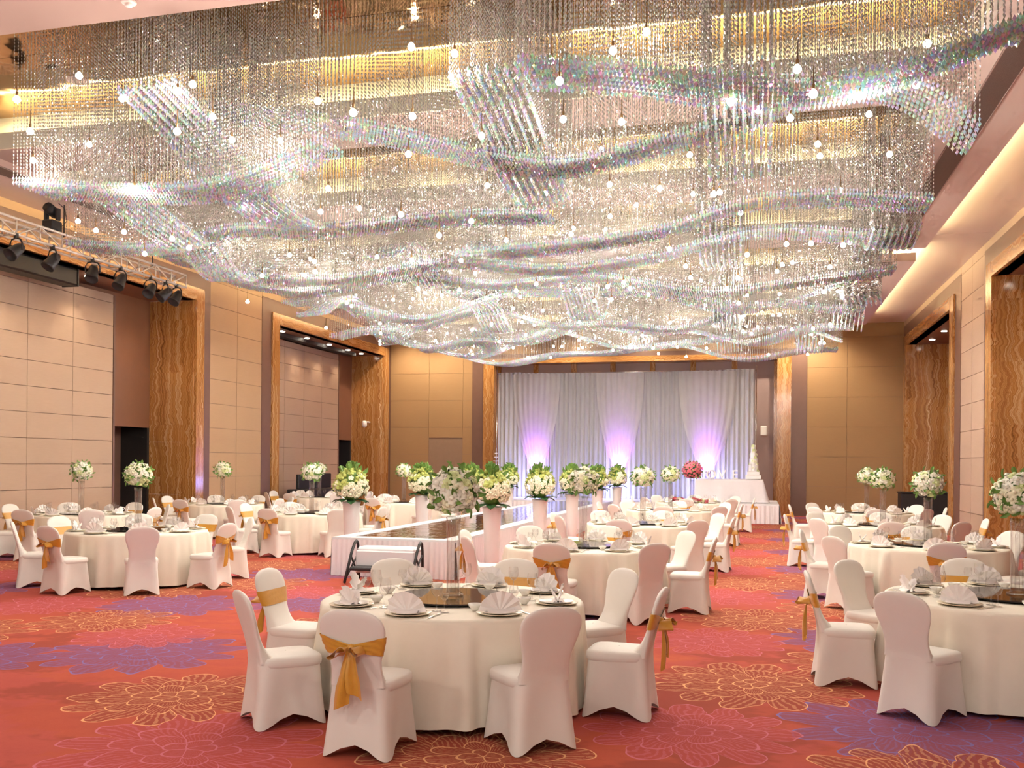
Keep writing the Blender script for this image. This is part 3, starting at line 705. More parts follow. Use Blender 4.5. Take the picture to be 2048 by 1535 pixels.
# ------------------------------------------------------------------ tableware meshes
def cloth_mesh(seed):
    rg_ = random.Random(seed); ph = [rg_.uniform(0, 6.28) for _ in range(5)]
    prof = [0.0, 0.5, 0.9, 0.97, 1.0]
    rows = [(0.0, 0.752, 0), (0.5, 0.752, 0), (0.93, 0.752, 0), (0.962, 0.750, 0), (0.978, 0.742, 0.0), (0.984, 0.72, 0.03)] + [(None, 0, t) for t in (0.06, 0.12, 0.2, 0.34, 0.5, 0.66, 0.82, 0.93, 1.0)]
    def f(u, v):
        a = 2 * PI * u; r, z, t = rows[round(v * (len(rows) - 1))]
        fold = 0.65 * math.sin(14 * a + ph[0] + 0.9 * math.sin(3 * a + ph[3])) + 0.5 * math.sin(23 * a + ph[1]) + 0.4 * math.sin(6 * a + ph[2])
        sharp = max(0, fold) ** 1.4 - 0.25
        if r is None: r = 0.985 + 0.030 * t + 0.065 * sharp * t ** 0.6; z = 0.742 - 0.70 * t + 0.012 * math.sin(4 * a + ph[4]) * t
        elif t: r += 0.008 * sharp
        return (max(r, 0.001) * math.cos(a), max(r, 0.001) * math.sin(a), z)
    return MB().grid(f, 260, len(rows) - 1, True).mesh('tablecloth', M_CLOTH)
CLOTHS = [cloth_mesh(i) for i in range(5)]
ME_TOP = MB().lathe([(0, 0.742), (0.955, 0.742), (0.955, 0.715), (0, 0.715)], 40).mesh('tabletop', M_REDWOOD, False)
ME_PED = MB().lathe([(0, 0.715), (0.06, 0.715), (0.05, 0.3), (0.06, 0.1), (0.35, 0.03), (0.36, 0.0), (0, 0)], 16).mesh('pedestal', M_BLACKMETAL)
ME_SUSAN = MB().lathe([(0, 0.006), (0.14, 0.006), (0.14, 0.014)], 24).mesh('turntable_base', M_STEEL)
ME_SUSAN2 = MB().lathe([(0, 0.014), (0.452, 0.014), (0.458, 0.018), (0.458, 0.022), (0.452, 0.026), (0, 0.026)], 56).mesh('glass_disc', M_DARKGLASS, False)
ME_CHARGER = MB().lathe([(0, 0.002), (0.09, 0.002), (0.155, 0.014), (0.158, 0.017), (0.155, 0.019), (0.10, 0.008), (0, 0.008)], 32).mesh('charger_plate', M_CHARGER)
ME_PLATE = MB().lathe([(0, 0.011), (0.075, 0.011), (0.125, 0.024), (0.127, 0.027), (0.124, 0.028), (0.075, 0.017), (0, 0.017)], 28).mesh('dinner_plate', M_CHINA)
ME_BOWL = MB().lathe([(0, 0.001), (0.022, 0.001), (0.024, 0.008), (0.046, 0.034), (0.05, 0.048), (0.048, 0.049), (0.042, 0.034), (0.02, 0.012), (0, 0.010)], 20).mesh('small_bowl', M_CHINA)
def wine(h, rb, hb):
    st = h - hb
    pr = [(0, 0.0), (0.032, 0.001), (0.034, 0.003), (0.010, 0.007), (0.004, 0.02), (0.0036, st * 0.9), (0.008, st)]
    pr += [(rb * k, st + hb * z) for k, z in ((0.55, 0.08), (0.88, 0.28), (1.0, 0.5), (0.95, 0.75), (0.80, 1.0))]
    return MB().lathe(pr, 18).mesh('wine_glass', M_GLASS)
ME_WINE, ME_WINE2 = wine(0.205, 0.041, 0.105), wine(0.165, 0.034, 0.08)
def napkin_mesh():
    b_ = MB(); NP = 6
    for lean, R, sg in ((-0.25, 0.148, 1), (0.55, 0.125, -1)):
        def f(u, v, lean=lean, R=R):
            a = math.radians(4 + 172 * u); r = R * (0.02 + 0.98 * v)
            fold = (abs(((u * NP) % 1) - 0.5) * 2 - 0.5) * 0.016 * v
            rr = r * (1 - 0.06 * (1 - abs(((u * NP) % 1) - 0.5) * 2))
            x = rr * math.cos(a); z = rr * math.sin(a)
            return (x, z * math.sin(-lean) + fold + 0.015, 0.006 + z * math.cos(lean))
        b_.grid(f, NP * 2, 4)
    b_.grid(lambda u, v: ((u - 0.5) * 0.18, -0.035 + 0.10 * v, 0.004 + 0.022 * math.sin(PI * v)), 6, 5)
    return b_.mesh('folded_napkin', M_NAPKIN, False)
ME_NAP = napkin_mesh()
ME_KNIFE = MB().box(-0.006, 0.006, -0.11, 0.0, 0.001, 0.006).add([(-0.007, 0, 0.002), (0.008, 0, 0.002), (0.009, 0.07, 0.002), (0.0, 0.11, 0.002), (-0.006, 0.1, 0.002), (-0.007, 0, 0.005), (0.008, 0, 0.005), (0.009, 0.07, 0.004), (0.0, 0.11, 0.003), (-0.006, 0.1, 0.003)],
      [(4, 3, 2, 1, 0), (5, 6, 7, 8, 9), (0, 1, 6, 5), (1, 2, 7, 6), (2, 3, 8, 7), (3, 4, 9, 8), (4, 0, 5, 9)]).mesh('table_knife', M_STEEL, False)
ME_VASE = MB().lathe([(0, 0.002), (0.075, 0.002), (0.078, 0.012), (0.052, 0.018), (0.052, 0.06), (0.050, 0.3), (0.052, 0.54), (0.058, 0.60), (0.055, 0.60), (0.047, 0.54), (0.045, 0.03), (0, 0.026)], 28).mesh('vase_wall', M_VASE)
ME_VINNER = MB().lathe([(0, 0.03), (0.020, 0.03), (0.017, 0.2), (0.017, 0.4), (0.022, 0.6), (0, 0.60)], 14).mesh('inner_stem', M_GLASS)

# ------------------------------------------------------------------ flowers
def rose_mesh(m, seed):
    """a small open rose: bud with three whorls of curled petals, unit radius about 0.045"""
    rg_ = random.Random(seed); b_ = MB()
    b_.lathe([(0.0, -0.012), (0.016, -0.004), (0.020, 0.010), (0.013, 0.024), (0.0, 0.028)], 7)
    for ringk, (n, r0, h, tilt) in enumerate(((3, 0.017, 0.032, 0.15), (4, 0.027, 0.030, 0.5), (5, 0.036, 0.024, 0.95))):
        for i in range(n):
            a0 = 2 * PI * (i + rg_.uniform(-0.15, 0.15)) / n + ringk * 0.7; hw_ = PI / n * 1.25
            def f(u, v, a0=a0, hw_=hw_, r0=r0, h=h, tilt=tilt):
                a = a0 + (u - 0.5) * 2 * hw_ * (0.55 + 0.45 * math.sin(PI * min(1, v + 0.2)))
                rr = 0.006 + r0 * (v ** 0.7) + tilt * 0.014 * v ** 3
                return (rr * math.cos(a), rr * math.sin(a), -0.014 + h * math.sin(v * PI * 0.55) * (1 - 0.25 * abs(u - 0.5) * 2) - tilt * 0.010 * v ** 3)
            b_.grid(f, 4, 3)
    return b_.mesh('rose', m)
ROSES = [rose_mesh(M_ROSE, 1), rose_mesh(M_ROSEW, 2), rose_mesh(M_ROSEG, 3)]
ROSE_PINK = rose_mesh(M_PINK, 4)
def spike_mesh(m):
    b_ = MB()
    for k in range(5):
        a = 2.4 * k
        b_.grid(lambda u, v: ((0.02 + 0.03 * v) * math.cos(a) + (u - 0.5) * 0.02 * (1 - v), (0.02 + 0.03 * v) * math.sin(a) + (u - 0.5) * 0.014 * (1 - v), -0.01 + 0.055 * v), 2, 3)
    b_.lathe([(0, -0.02), (0.02, -0.01), (0.026, 0.012), (0.012, 0.03), (0, 0.034)], 6)
    return b_.mesh('blossom', m)
ME_LIME = spike_mesh(M_LIME)
def leaf_mesh(m, L, W):
    return MB().grid(lambda u, v: (W * (u - 0.5) * 2 * math.sin(PI * min(1, 0.05 + v * 0.95)) ** 0.7, L * v, 0.25 * L * math.sin(v * 2.2) * 0.5 - 0.12 * L * v * v + abs(u - 0.5) * 0.03), 4, 6).mesh('leaf', m)
ME_BIGLEAF, ME_SMALLLEAF = leaf_mesh(M_DARKLEAF, 0.24, 0.085), leaf_mesh(M_LEAF, 0.085, 0.02)
def orient(d, spin):
    return (Vector(d).to_track_quat('Z', 'Y').to_matrix().to_4x4() @ Matrix.Rotation(spin, 4, 'Z'))
def fill_core(b_, r, m_i=0, zs=1.0, cz=0.0):
    b_.grid(lambda u, v: (r * math.sin(PI * v) * math.cos(2 * PI * u), r * math.sin(PI * v) * math.sin(2 * PI * u), cz + zs * r * math.cos(PI * v)), 12, 8, True, m_i)
def fib(n):
    g = PI * (3 - math.sqrt(5)); return [(math.sqrt(1 - (1 - 2 * (i + .5) / n) ** 2) * math.cos(g * i), math.sqrt(1 - (1 - 2 * (i + .5) / n) ** 2) * math.sin(g * i), 1 - 2 * (i + .5) / n) for i in range(n)]
def joined(items, name, mats):
    """items: (mesh, matrix, material index) joined into one mesh"""
    b_ = MB()
    for me, M, mi in items:
        vs = [M @ v.co for v in me.vertices]; b_.add(vs, [tuple(p.vertices) for p in me.polygons], mi)
    return b_.mesh(name, mats)
def ball_bouquet(label, group, loc, r, seed, detail, pink=False, sc=1.0):
    rg_ = random.Random(seed)
    t = thing('flower_bouquet', label, 'flowers', loc, rg_.uniform(0, 6.28), group)
    core = MB(); fill_core(core, r * 0.80, 0, 0.92)
    put('foliage_core', core.mesh('foliage_core', M_DARKLEAF if pink else M_LEAF), t)
    leaves = []
    for d in fib(46):
        d = Vector(d) + Vector([rg_.uniform(-.3, .3) for _ in range(3)]); d.normalize()
        if d.z < -0.75: continue
        M = Matrix.Translation(d * r * 0.80) @ orient(d, rg_.uniform(0, 6)) @ Matrix.Rotation(rg_.uniform(0.6, 1.2), 4, 'X')
        leaves.append((ME_SMALLLEAF, M, 0))
    put('leaves', joined(leaves, 'leaves', M_LEAF), t)['kind'] = 'stuff'
    items = []
    n = 120 if pink else 74
    for i, d in enumerate(fib(n)):
        if d[2] < -0.80: continue
        d = Vector(d) + Vector([rg_.uniform(-.10, .10) for _ in range(3)]); d.normalize()
        k = rg_.choice((0, 0, 1, 1, 1, 2)); me = ROSE_PINK if pink else ROSES[k]
        s = rg_.uniform(0.72, 1.05) * sc * (0.9 if pink else 1.0)
        rr = r * rg_.uniform(0.84, 0.95) * (0.95 if d.z < 0 else 1)
        if detail:
            q = orient(d, rg_.uniform(0, 6)).to_euler()
            put('rose', me, t, tuple(d * rr * Vector((1, 1, .95)) if False else (d.x * rr, d.y * rr, d.z * rr * 0.95)), 0, s, rot=q)
        else:
            items.append((me, Matrix.Translation((d.x * rr, d.y * rr, d.z * rr * 0.95)) @ orient(d, rg_.uniform(0, 6)) @ Matrix.Scale(s, 4), k))
    if not detail:
        o = put('roses', joined(items, 'roses', [M_PINK] * 3 if pink else [M_ROSE, M_ROSEW, M_ROSEG]), t); o['kind'] = 'stuff'
    return t
def planter(label, loc, seed):
    rg_ = random.Random(seed); g = 'tall white planters along the runway'
    t = thing('flower_planter', label, 'planter', loc, rg_.uniform(0, 6), g)
    put('pot', MB().lathe([(0, 0), (0.10, 0), (0.105, 0.02), (0.125, 0.5), (0.148, 1.04), (0.158, 1.06), (0.158, 1.09), (0.145, 1.09), (0.135, 1.0), (0, 0.98)], 32).mesh('pot', M_POT), t)
    core = MB(); fill_core(core, 0.21, 0, 1.25, 1.36); put('foliage_core', core.mesh('foliage_core', M_LEAF), t)
    for k in range(9):
        a = 2 * PI * k / 9 + rg_.uniform(-.2, .2)
        M = Matrix.Rotation(a, 4, 'Z') @ Matrix.Translation((0, 0.10, 1.12)) @ Matrix.Rotation(rg_.uniform(-0.35, 0.0), 4, 'X')
        put('leaf', ME_BIGLEAF, t, M.to_translation(), 0, rg_.uniform(0.8, 1.05), rot=M.to_euler())
    cream, lime, green = [], [], []
    for i, d in enumerate(fib(120)):
        d = Vector(d) + Vector([rg_.uniform(-.12, .12) for _ in range(3)]); d.normalize()
        if d.z < -0.55: continue
        wx = 0.285 * (1 - 0.18 * max(0, d.z)); p = Vector((d.x * wx, d.y * wx, 1.36 + d.z * 0.30)) * 1.0
        s = rg_.uniform(0.85, 1.25); M = Matrix.Translation(p) @ orient(d, rg_.uniform(0, 6)) @ Matrix.Scale(s, 4)
        up = d.z + rg_.uniform(-.35, .35) + (0.25 if d.x > 0.2 else -0.15)
        if up < 0.25: cream.append((ROSES[rg_.choice((0, 1))], M, 0))
        else: lime.append((ME_LIME if rg_.random() < 0.75 else ROSES[2], M @ Matrix.Scale(1.25, 4), 0))
    for k in range(34):
        a = rg_.uniform(0, 6.28); b2 = rg_.uniform(0.0, 0.9); d = Vector((math.sin(b2) * math.cos(a), math.sin(b2) * math.sin(a), math.cos(b2)))
        M = Matrix.Translation((d.x * 0.2, d.y * 0.2, 1.40 + d.z * 0.24)) @ orient(d, rg_.uniform(0, 6)) @ Matrix.Rotation(PI / 2 - rg_.uniform(0, .4), 4, 'X') @ Matrix.Scale(rg_.uniform(1.4, 2.1), 4)
        green.append((ME_SMALLLEAF, M, 0))
    for nm, it, m in (('cream_blooms', cream, M_ROSE), ('lime_blooms', lime, M_LIME), ('leaf_spray', green, M_LEAF)):
        put(nm, joined(it, nm, m), t)['kind'] = 'stuff'
    return t

# ------------------------------------------------------------------ tables with chairs and settings
TABLES = [  # x, y, first chair angle, phrase, detail, bouquet radius
    (-2.20, 6.80, -94, 'the front centre table', 2), (2.02, 8.25, -86, 'the front aisle wall table', 2),
    (-2.08, 11.70, -94, 'the second centre table', 2), (-1.88, 16.45, -97, 'the third centre table', 1), (-1.85, 21.6, -92, 'the fourth centre table', 0),
    (-1.65, 26.2, -92, 'the pink bouquet table', 0), (2.20, 13.35, -95, 'the second aisle wall table', 1), (2.17, 17.6, -93, 'the third aisle wall table', 1),
    (2.40, 22.2, -91, 'the fourth aisle wall table', 0), (-8.75, 12.05, -97, 'the front runway side table', 2), (-8.60, 17.35, -92, 'the middle runway side table', 1),
    (-8.80, 23.0, -95, 'the rear runway side table', 0), (-12.35, 15.3, -88, 'the front truss side table', 1), (-12.35, 20.2, -94, 'the middle truss side table', 0),
    (-12.25, 25.2, -91, 'the rear truss side table', 0)]
SEAT8 = ['front right', 'near right', 'far right', 'back right', 'back left', 'far left', 'near left', 'front left']
CHAIR_R = 1.27
for ti, (tx, ty, a0, ph, det) in enumerate(TABLES):
    rg_ = random.Random(100 + ti)
    t = thing('banquet_table', f'round banquet table under the cloth at {ph}', 'table', (tx, ty, 0))
    put('tabletop', ME_TOP, t); put('pedestal', ME_PED, t)
    tag(put('tablecloth', CLOTHS[ti % 5], None, (tx, ty, 0), rg_.uniform(0, 6.28)), f'ivory floor-length tablecloth on {ph}', 'tablecloth', 'ivory tablecloths')
    su = thing('lazy_susan', f'dark smoked glass turntable on {ph}', 'turntable', (tx, ty, 0.752), 0, 'glass turntables')
    put('turntable_base', ME_SUSAN, su); put('glass_disc', ME_SUSAN2, su)
    pink = 'pink' in ph
    vs = thing('glass_vase', f'tall clear cylinder vase on {ph}', 'vase', (tx, ty, 0.778), 0, 'tall glass vases')
    put('vase_wall', ME_VASE, vs); put('inner_stem', ME_VINNER, vs)
    R = 0.29 if pink else 0.205
    ball_bouquet(('round pink rose ball in the vase on ' if pink else 'round white rose ball in the vase on ') + ph, 'rose balls on tall vases', (tx, ty, 1.378 + R * 0.86 + (0.0 if pink else 0)), R, 50 + ti, det >= 1, pink)
    camdir = math.degrees(math.atan2(-ty, -tx))
    for k in range(8):
        adeg = a0 + 45 * k + rg_.uniform(-3, 3); a = math.radians(adeg); rr = CHAIR_R + rg_.uniform(-0.04, 0.07)
        rel = (a0 + 45 * k - camdir) % 360; seat = SEAT8[int(rel // 45) % 8]
        sash = (k % 2 == 0)
        lab = (f'white chair with gold bow, {seat} seat of {ph}' if sash else f'plain white covered chair, {seat} seat of {ph}')
        c = thing('banquet_chair', lab, 'chair', (tx + rr * math.cos(a), ty + rr * math.sin(a), 0), a + PI / 2 + math.radians(rg_.uniform(-5, 5)), 'spandex covered banquet chairs')
        put('backrest', ME_BACK, c); put('seat', ME_SEAT, c); put('skirt', ME_SKIRT, c)
        if sash:
            s_ = put('sash', ME_BAND, c); s_['label'] = 'gold satin sash tied in a bow'
            for nm, me in BOWS[rg_.randrange(4)]: put(nm, me, s_)
        # setting in front of this seat
        def at(r, da, z=0.0): q = a + da; return (tx + r * math.cos(q), ty + r * math.sin(q), 0.7535 + z)
        rz = a + PI / 2
        tag(put('charger_plate', ME_CHARGER, None, at(0.80, 0), rz), f'cream charger plate at the {seat} seat of {ph}', 'plate', f'charger plates on {ph}')
        if det: tag(put('dinner_plate', ME_PLATE, None, at(0.80, 0), rz), f'white dinner plate at the {seat} seat of {ph}', 'plate', f'dinner plates on {ph}')
        tag(put('folded_napkin', ME_NAP, None, at(0.80, 0, 0.014), rz + PI + rg_.uniform(-.25, .25), rg_.uniform(0.92, 1.05)), f'fan folded napkin at the {seat} seat of {ph}', 'napkin', f'fan napkins on {ph}')
        tag(put('wine_glass', ME_WINE, None, at(0.60, 0.20), rz), f'tall wine glass at the {seat} seat of {ph}', 'glass', f'wine glasses on {ph}')
        if det: tag(put('water_glass', ME_WINE2, None, at(0.66, 0.30), rz), f'small water glass at the {seat} seat of {ph}', 'glass', f'water glasses on {ph}')
        if det: tag(put('small_bowl', ME_BOWL, None, at(0.585, -0.14), rz), f'white soup bowl at the {seat} seat of {ph}', 'bowl', f'soup bowls on {ph}')
        if det == 2: tag(put('table_knife', ME_KNIFE, None, at(0.82, 0.235), rz + PI), f'steel knife at the {seat} seat of {ph}', 'knife', f'knives on {ph}')

# ------------------------------------------------------------------ runway and stage
RX0, RX1, RY0, RY1, RZ = -6.42, -4.40, 13.68, 29.75, 0.60
rw = thing('runway', 'white skirted runway with a mirrored top leading to the stage', 'runway', ((RX0 + RX1) / 2, RY0, 0))
def rput(nm, me, p=None): 
    o = put(nm, me, p or rw); o.location = (-(RX0 + RX1) / 2, -RY0, 0); return o
bw = 0.26
rput('border_board', boxm('border_board', M_STAGEWHITE, RX0, RX0 + bw, RY0, RY1, RZ - 0.04, RZ))
rput('border_board', boxm('border_board', M_STAGEWHITE, RX1 - bw, RX1, RY0, RY1, RZ - 0.04, RZ))
rput('border_board', boxm('border_board', M_STAGEWHITE, RX0 + bw, RX1 - bw, RY0, RY0 + bw, RZ - 0.04, RZ))
for k in range(12):
    y0 = RY0 + bw + k * (RY1 - RY0 - bw) / 12; y1 = y0 + (RY1 - RY0 - bw) / 12
    rput('mirror_sheet', boxm('mirror_sheet', M_STAGEMIRROR, RX0 + bw, RX1 - bw, y0 + 0.004, y1 - 0.004, RZ - 0.04, RZ - 0.006))
def pleats(p0, p1, z0, z1, pitch, amp, n, m, name, flare=0.03):
    p0, p1 = Vector(p0), Vector(p1); L = (p1 - p0).length; d = (p1 - p0) / L; nrm = Vector((d.y, -d.x))
    def f(u, v):
        s = u * L; ph_ = 2 * PI * s / pitch
        a = amp * (math.sin(ph_) + 0.35 * math.sin(ph_ * 0.37 + 1.1)) * (0.25 + 0.75 * (1 - v)) + flare * (1 - v)
        q = p0 + d * s + nrm * a
        return (q.x, q.y, z0 + (z1 - z0) * v)
    return MB().grid(f, n, 5).mesh(name, m)
rput('skirting', pleats((RX0, RY0 - 0.015), (RX1, RY0 - 0.015), 0.005, RZ - 0.03, 0.085, 0.014, 200, M_SKIRT, 'skirting'))
rput('skirting', pleats((RX1 + 0.015, RY0), (RX1 + 0.015, RY1), 0.005, RZ - 0.03, 0.10, 0.014, 900, M_SKIRT, 'skirting'))
rput('skirting', pleats((RX0 - 0.015, RY1), (RX0 - 0.015, RY0), 0.005, RZ - 0.03, 0.12, 0.014, 500, M_SKIRT, 'skirting'))
st = thing('stage', 'low white skirted stage in front of the draped backdrop', 'stage', (-4.25, 29.8, 0))
def sput(nm, me): o = put(nm, me, st); o.location = (4.25, -29.8, 0); return o
SX0, SX1, SY0, SY1 = -9.3, 0.72, 29.8, 33.2
sput('deck', boxm('deck', M_STAGEWHITE, SX0, SX1, SY0, SY1, RZ - 0.06, RZ))
sput('skirting', pleats((RX1 + 0.02, SY0 - 0.015), (SX1, SY0 - 0.015), 0.005, RZ - 0.05, 0.14, 0.022, 400, M_SKIRT, 'skirting', 0.05))
sput('skirting', pleats((SX0, SY0 - 0.015), (RX0 - 0.02, SY0 - 0.015), 0.005, RZ - 0.05, 0.14, 0.022, 240, M_SKIRT, 'skirting', 0.05))
sput('skirting', pleats((SX1 + 0.015, SY0), (SX1 + 0.015, SY1), 0.005, RZ - 0.05, 0.14, 0.022, 200, M_SKIRT, 'skirting', 0.05))
PL = ['first', 'second', 'third', 'fourth', 'fifth']
for i, y in enumerate((15.2, 18.8, 22.3, 26.0)): planter(f'tall white planter of cream and lime flowers, {PL[i]} along the runway\'s left edge', (-6.78, y, 0), 300 + i)
for i, y in enumerate((14.5, 17.96, 21.3, 24.9, 28.6)): planter(f'tall white planter of cream and lime flowers, {PL[i]} along the runway\'s right edge', (-4.05, y, 0), 320 + i)

# folded portable steps in front of the runway
ps = thing('portable_steps', 'white folding stage steps with black tube rails at the runway end', 'steps', (-5.27, 13.15, 0))
put('tread_panel', bevelbox(-0.46, 0.46, -0.10, 0.22, 0.44, 0.52, 0.03).mesh('tread_panel', M_STAGEWHITE, False), ps)
put('riser_panel', bevelbox(-0.46, 0.46, -0.14, -0.09, 0.14, 0.47, 0.015).mesh('riser_panel', M_STAGEWHITE, False), ps)
put('lower_tread', bevelbox(-0.44, 0.44, -0.42, -0.12, 0.20, 0.25, 0.015).mesh('lower_tread', M_BLACKMETAL, False), ps)
for sx in (-0.51, 0.51):
    put('rail', MB().tube([(sx, -0.42, 0.02), (sx, -0.16, 0.46), (sx, -0.06, 0.57), (sx, 0.0, 0.60), (sx, 0.05, 0.57), (sx, 0.08, 0.46), (sx, 0.10, 0.02)], 0.022, 8).mesh('rail', M_BLACKMETAL), ps)
    put('cross_brace', MB().tube([(sx, -0.40, 0.06), (sx, 0.09, 0.42)], 0.016, 6).mesh('cross_brace', M_BLACKMETAL), ps)
    put('cross_brace', MB().tube([(sx, -0.2, 0.40), (sx, 0.09, 0.06)], 0.016, 6).mesh('cross_brace', M_BLACKMETAL), ps)

# ------------------------------------------------------------------ draped backdrop
BYD = 32.2
bd = thing('draped_backdrop', 'white draped fabric backdrop with three gathered sheer swags on the stage', 'backdrop', (-4.4, BYD, RZ))
def dput(nm, me): o = put(nm, me, bd); o.location = (4.4, -BYD, -RZ); return o
xs = [-8.80, -7.98, -6.95, -6.02, -4.95, -3.95, -2.98, -2.05, -0.95, -0.02]
for i in range(9):
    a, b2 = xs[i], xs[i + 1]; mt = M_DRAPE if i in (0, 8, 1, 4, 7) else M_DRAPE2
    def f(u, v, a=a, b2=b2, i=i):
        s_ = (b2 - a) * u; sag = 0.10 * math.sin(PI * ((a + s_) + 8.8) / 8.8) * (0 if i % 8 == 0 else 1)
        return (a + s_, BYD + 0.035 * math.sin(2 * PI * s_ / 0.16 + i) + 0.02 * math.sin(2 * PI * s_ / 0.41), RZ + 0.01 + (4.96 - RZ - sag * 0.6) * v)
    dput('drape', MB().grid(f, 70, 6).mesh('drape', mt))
SWAG = [(-7.38, 0.80), (-4.47, 0.78), (-1.55, 0.92)]
for xc, hw0 in SWAG:
    def f(u, v, xc=xc, hw0=hw0):
        q = (u - 0.5) * 2; t = 1 - v
        wd = hw0 * (1 - t ** 2.2) ** 0.9 + 0.03
        z = 4.90 - t * (4.90 - 1.38) - 0.10 * (1 - q * q) * math.sin(PI * t) * 0.0
        return (xc + q * wd, BYD - 0.16 - 0.10 * math.sin(PI * min(1, t)) * (1 - q * q) + 0.022 * math.sin(q * 26) * (0.4 + 0.6 * v), z)
    dput('sheer_swag', MB().grid(f, 90, 26).mesh('sheer_swag', M_SHEER))
dput('top_rail', MB().tube([(-8.86, BYD + 0.05, 4.93), (0.02, BYD + 0.05, 4.93)], 0.02, 8).mesh('top_rail', M_STEEL))
for x in (-8.86, 0.02): dput('upright_pole', MB().tube([(x, BYD + 0.05, RZ), (x, BYD + 0.05, 5.08)], 0.022, 8).mesh('upright_pole', M_STEEL))
WHICH = ['left', 'middle', 'right']
for i, (xc, _) in enumerate(SWAG):
    c = thing('candelabra', f'silver candelabra with crystal drops before the {WHICH[i]} swag', 'candelabra', (xc + 0.08, BYD - 0.95, RZ), 0, 'candelabras on the stage')
    put('stem', MB().lathe([(0, 0), (0.13, 0), (0.12, 0.03), (0.03, 0.06), (0.02, 0.4), (0.04, 0.45), (0.02, 0.5), (0.018, 0.86), (0.05, 0.9), (0.10, 0.95), (0.0, 0.96)], 14).mesh('stem', M_STEEL), c)
    for k in range(4):
        a = k * PI / 2 + 0.4
        put('arm', MB().tube([(0, 0, 0.72), (0.10 * math.cos(a), 0.10 * math.sin(a), 0.68), (0.19 * math.cos(a), 0.19 * math.sin(a), 0.74), (0.20 * math.cos(a), 0.20 * math.sin(a), 0.84)], 0.012, 6).mesh('arm', M_STEEL), c)
        put('candle', MB().lathe([(0, 0.84), (0.022, 0.84), (0.022, 0.98), (0, 0.985)], 8, 0, (0.20 * math.cos(a), 0.20 * math.sin(a))).mesh('candle', M_CAKE), c)
    u = thing('stage_uplight', f'small purple uplight on the stage under the {WHICH[i]} swag', 'uplight', (xc, BYD - 0.62, RZ), 0, 'purple stage uplights')
    put('can', MB().lathe([(0, 0), (0.07, 0), (0.085, 0.16), (0.08, 0.16), (0.07, 0.13), (0, 0.12)], 16).mesh('can', M_BLACKMETAL), u)
    put('lens', MB().lathe([(0, 0.135), (0.068, 0.135)], 16).mesh('lens', M_UPGLOW), u)
    spot('uplight_beam', (xc, BYD - 0.62, RZ + 0.2), 760, 0.66, (0.44, 0.13, 1.0), (xc, BYD + 0.02, 2.5), 0.9, 0.05)
    spot('uplight_core', (xc, BYD - 0.70, RZ + 0.3), 190, 0.40, (1.0, 0.35, 1.0), (xc, BYD - 0.05, 1.95), 0.9, 0.04)
    point('uplight_spill', (xc, BYD - 0.55, RZ + 0.35), 40, (0.30, 0.34, 1.0), 0.05)

# cake table on the stage, cake, letters
ct = thing('cake_table', 'cloth covered cake table at the end of the stage', 'table', (-0.80, 30.9, RZ))
put('table_board', boxm('table_board', M_REDWOOD, -0.95, 0.95, -0.30, 0.30, 0.70, 0.735), ct)
for sx in (-0.85, 0.85):
    for sy in (-0.25, 0.25): put('leg', boxm('leg', M_BLACKMETAL, sx - 0.02, sx + 0.02, sy - 0.02, sy + 0.02, 0, 0.70), ct)
def ctf(u, v):
    # four-sided cloth: around the perimeter u, from top centre to hem v
    P_ = 2 * (2.1 + 0.66); s_ = u * P_
    if s_ < 2.1: x, y, nx, ny = -1.05 + s_, -0.33, 0, -1
    elif s_ < 2.76: x, y, nx, ny = 1.05, -0.33 + (s_ - 2.1), 1, 0
    elif s_ < 4.86: x, y, nx, ny = 1.05 - (s_ - 2.76), 0.33, 0, 1
    else: x, y, nx, ny = -1.05, 0.33 - (s_ - 4.86), -1, 0
    if v < 0.16: k = v / 0.16; return (x * k, y * k, 0.742)
    t = (v - 0.16) / 0.84; w_ = 0.05 * t * (1 + 0.9 * math.sin(s_ * 9)) + (0.06 * t if nx > 0 else 0)
    return (x + nx * w_ + 0.05 * t * (1 if x > 0.9 else 0), y + ny * w_, 0.738 - 0.72 * t)
tag(put('cake_tablecloth', MB().grid(ctf, 160, 12, True).mesh('cake_tablecloth', M_SKIRT), None, (-0.80, 30.9, RZ)), 'white cloth draped over the cake table on the stage', 'tablecloth')
ZT = RZ + 0.744
ck = thing('wedding_cake', 'tall white tiered wedding cake dressed with cream roses', 'cake', (-0.05, 30.92, ZT))
put('plinth', bevelbox(-0.24, 0.24, -0.2, 0.2, 0, 0.13, 0.01).mesh('plinth', M_CAKE, False), ck)
put('plinth', bevelbox(-0.19, 0.19, -0.16, 0.16, 0.13, 0.24, 0.01).mesh('plinth', M_CAKE, False), ck)
zt_ = 0.24
for r_, h_ in ((0.155, 0.22), (0.125, 0.2), (0.095, 0.18), (0.068, 0.16), (0.04, 0.10)):
    tr = put('tier', MB().lathe([(0, zt_), (r_, zt_), (r_ + 0.004, zt_ + 0.02), (r_, zt_ + 0.04), (r_, zt_ + h_ - 0.02), (r_ - 0.012, zt_ + h_), (0, zt_ + h_)], 20).mesh('tier', M_CAKE), ck)
    for k in range(6):
        a = rg.uniform(0, 6.28); put('rose', ROSES[k % 3], tr, ((r_ + 0.01) * math.cos(a), (r_ + 0.01) * math.sin(a), zt_ + rg.uniform(0, h_)), 0, 1.0, rot=orient((math.cos(a), math.sin(a), .3), 0).to_euler())
    zt_ += h_
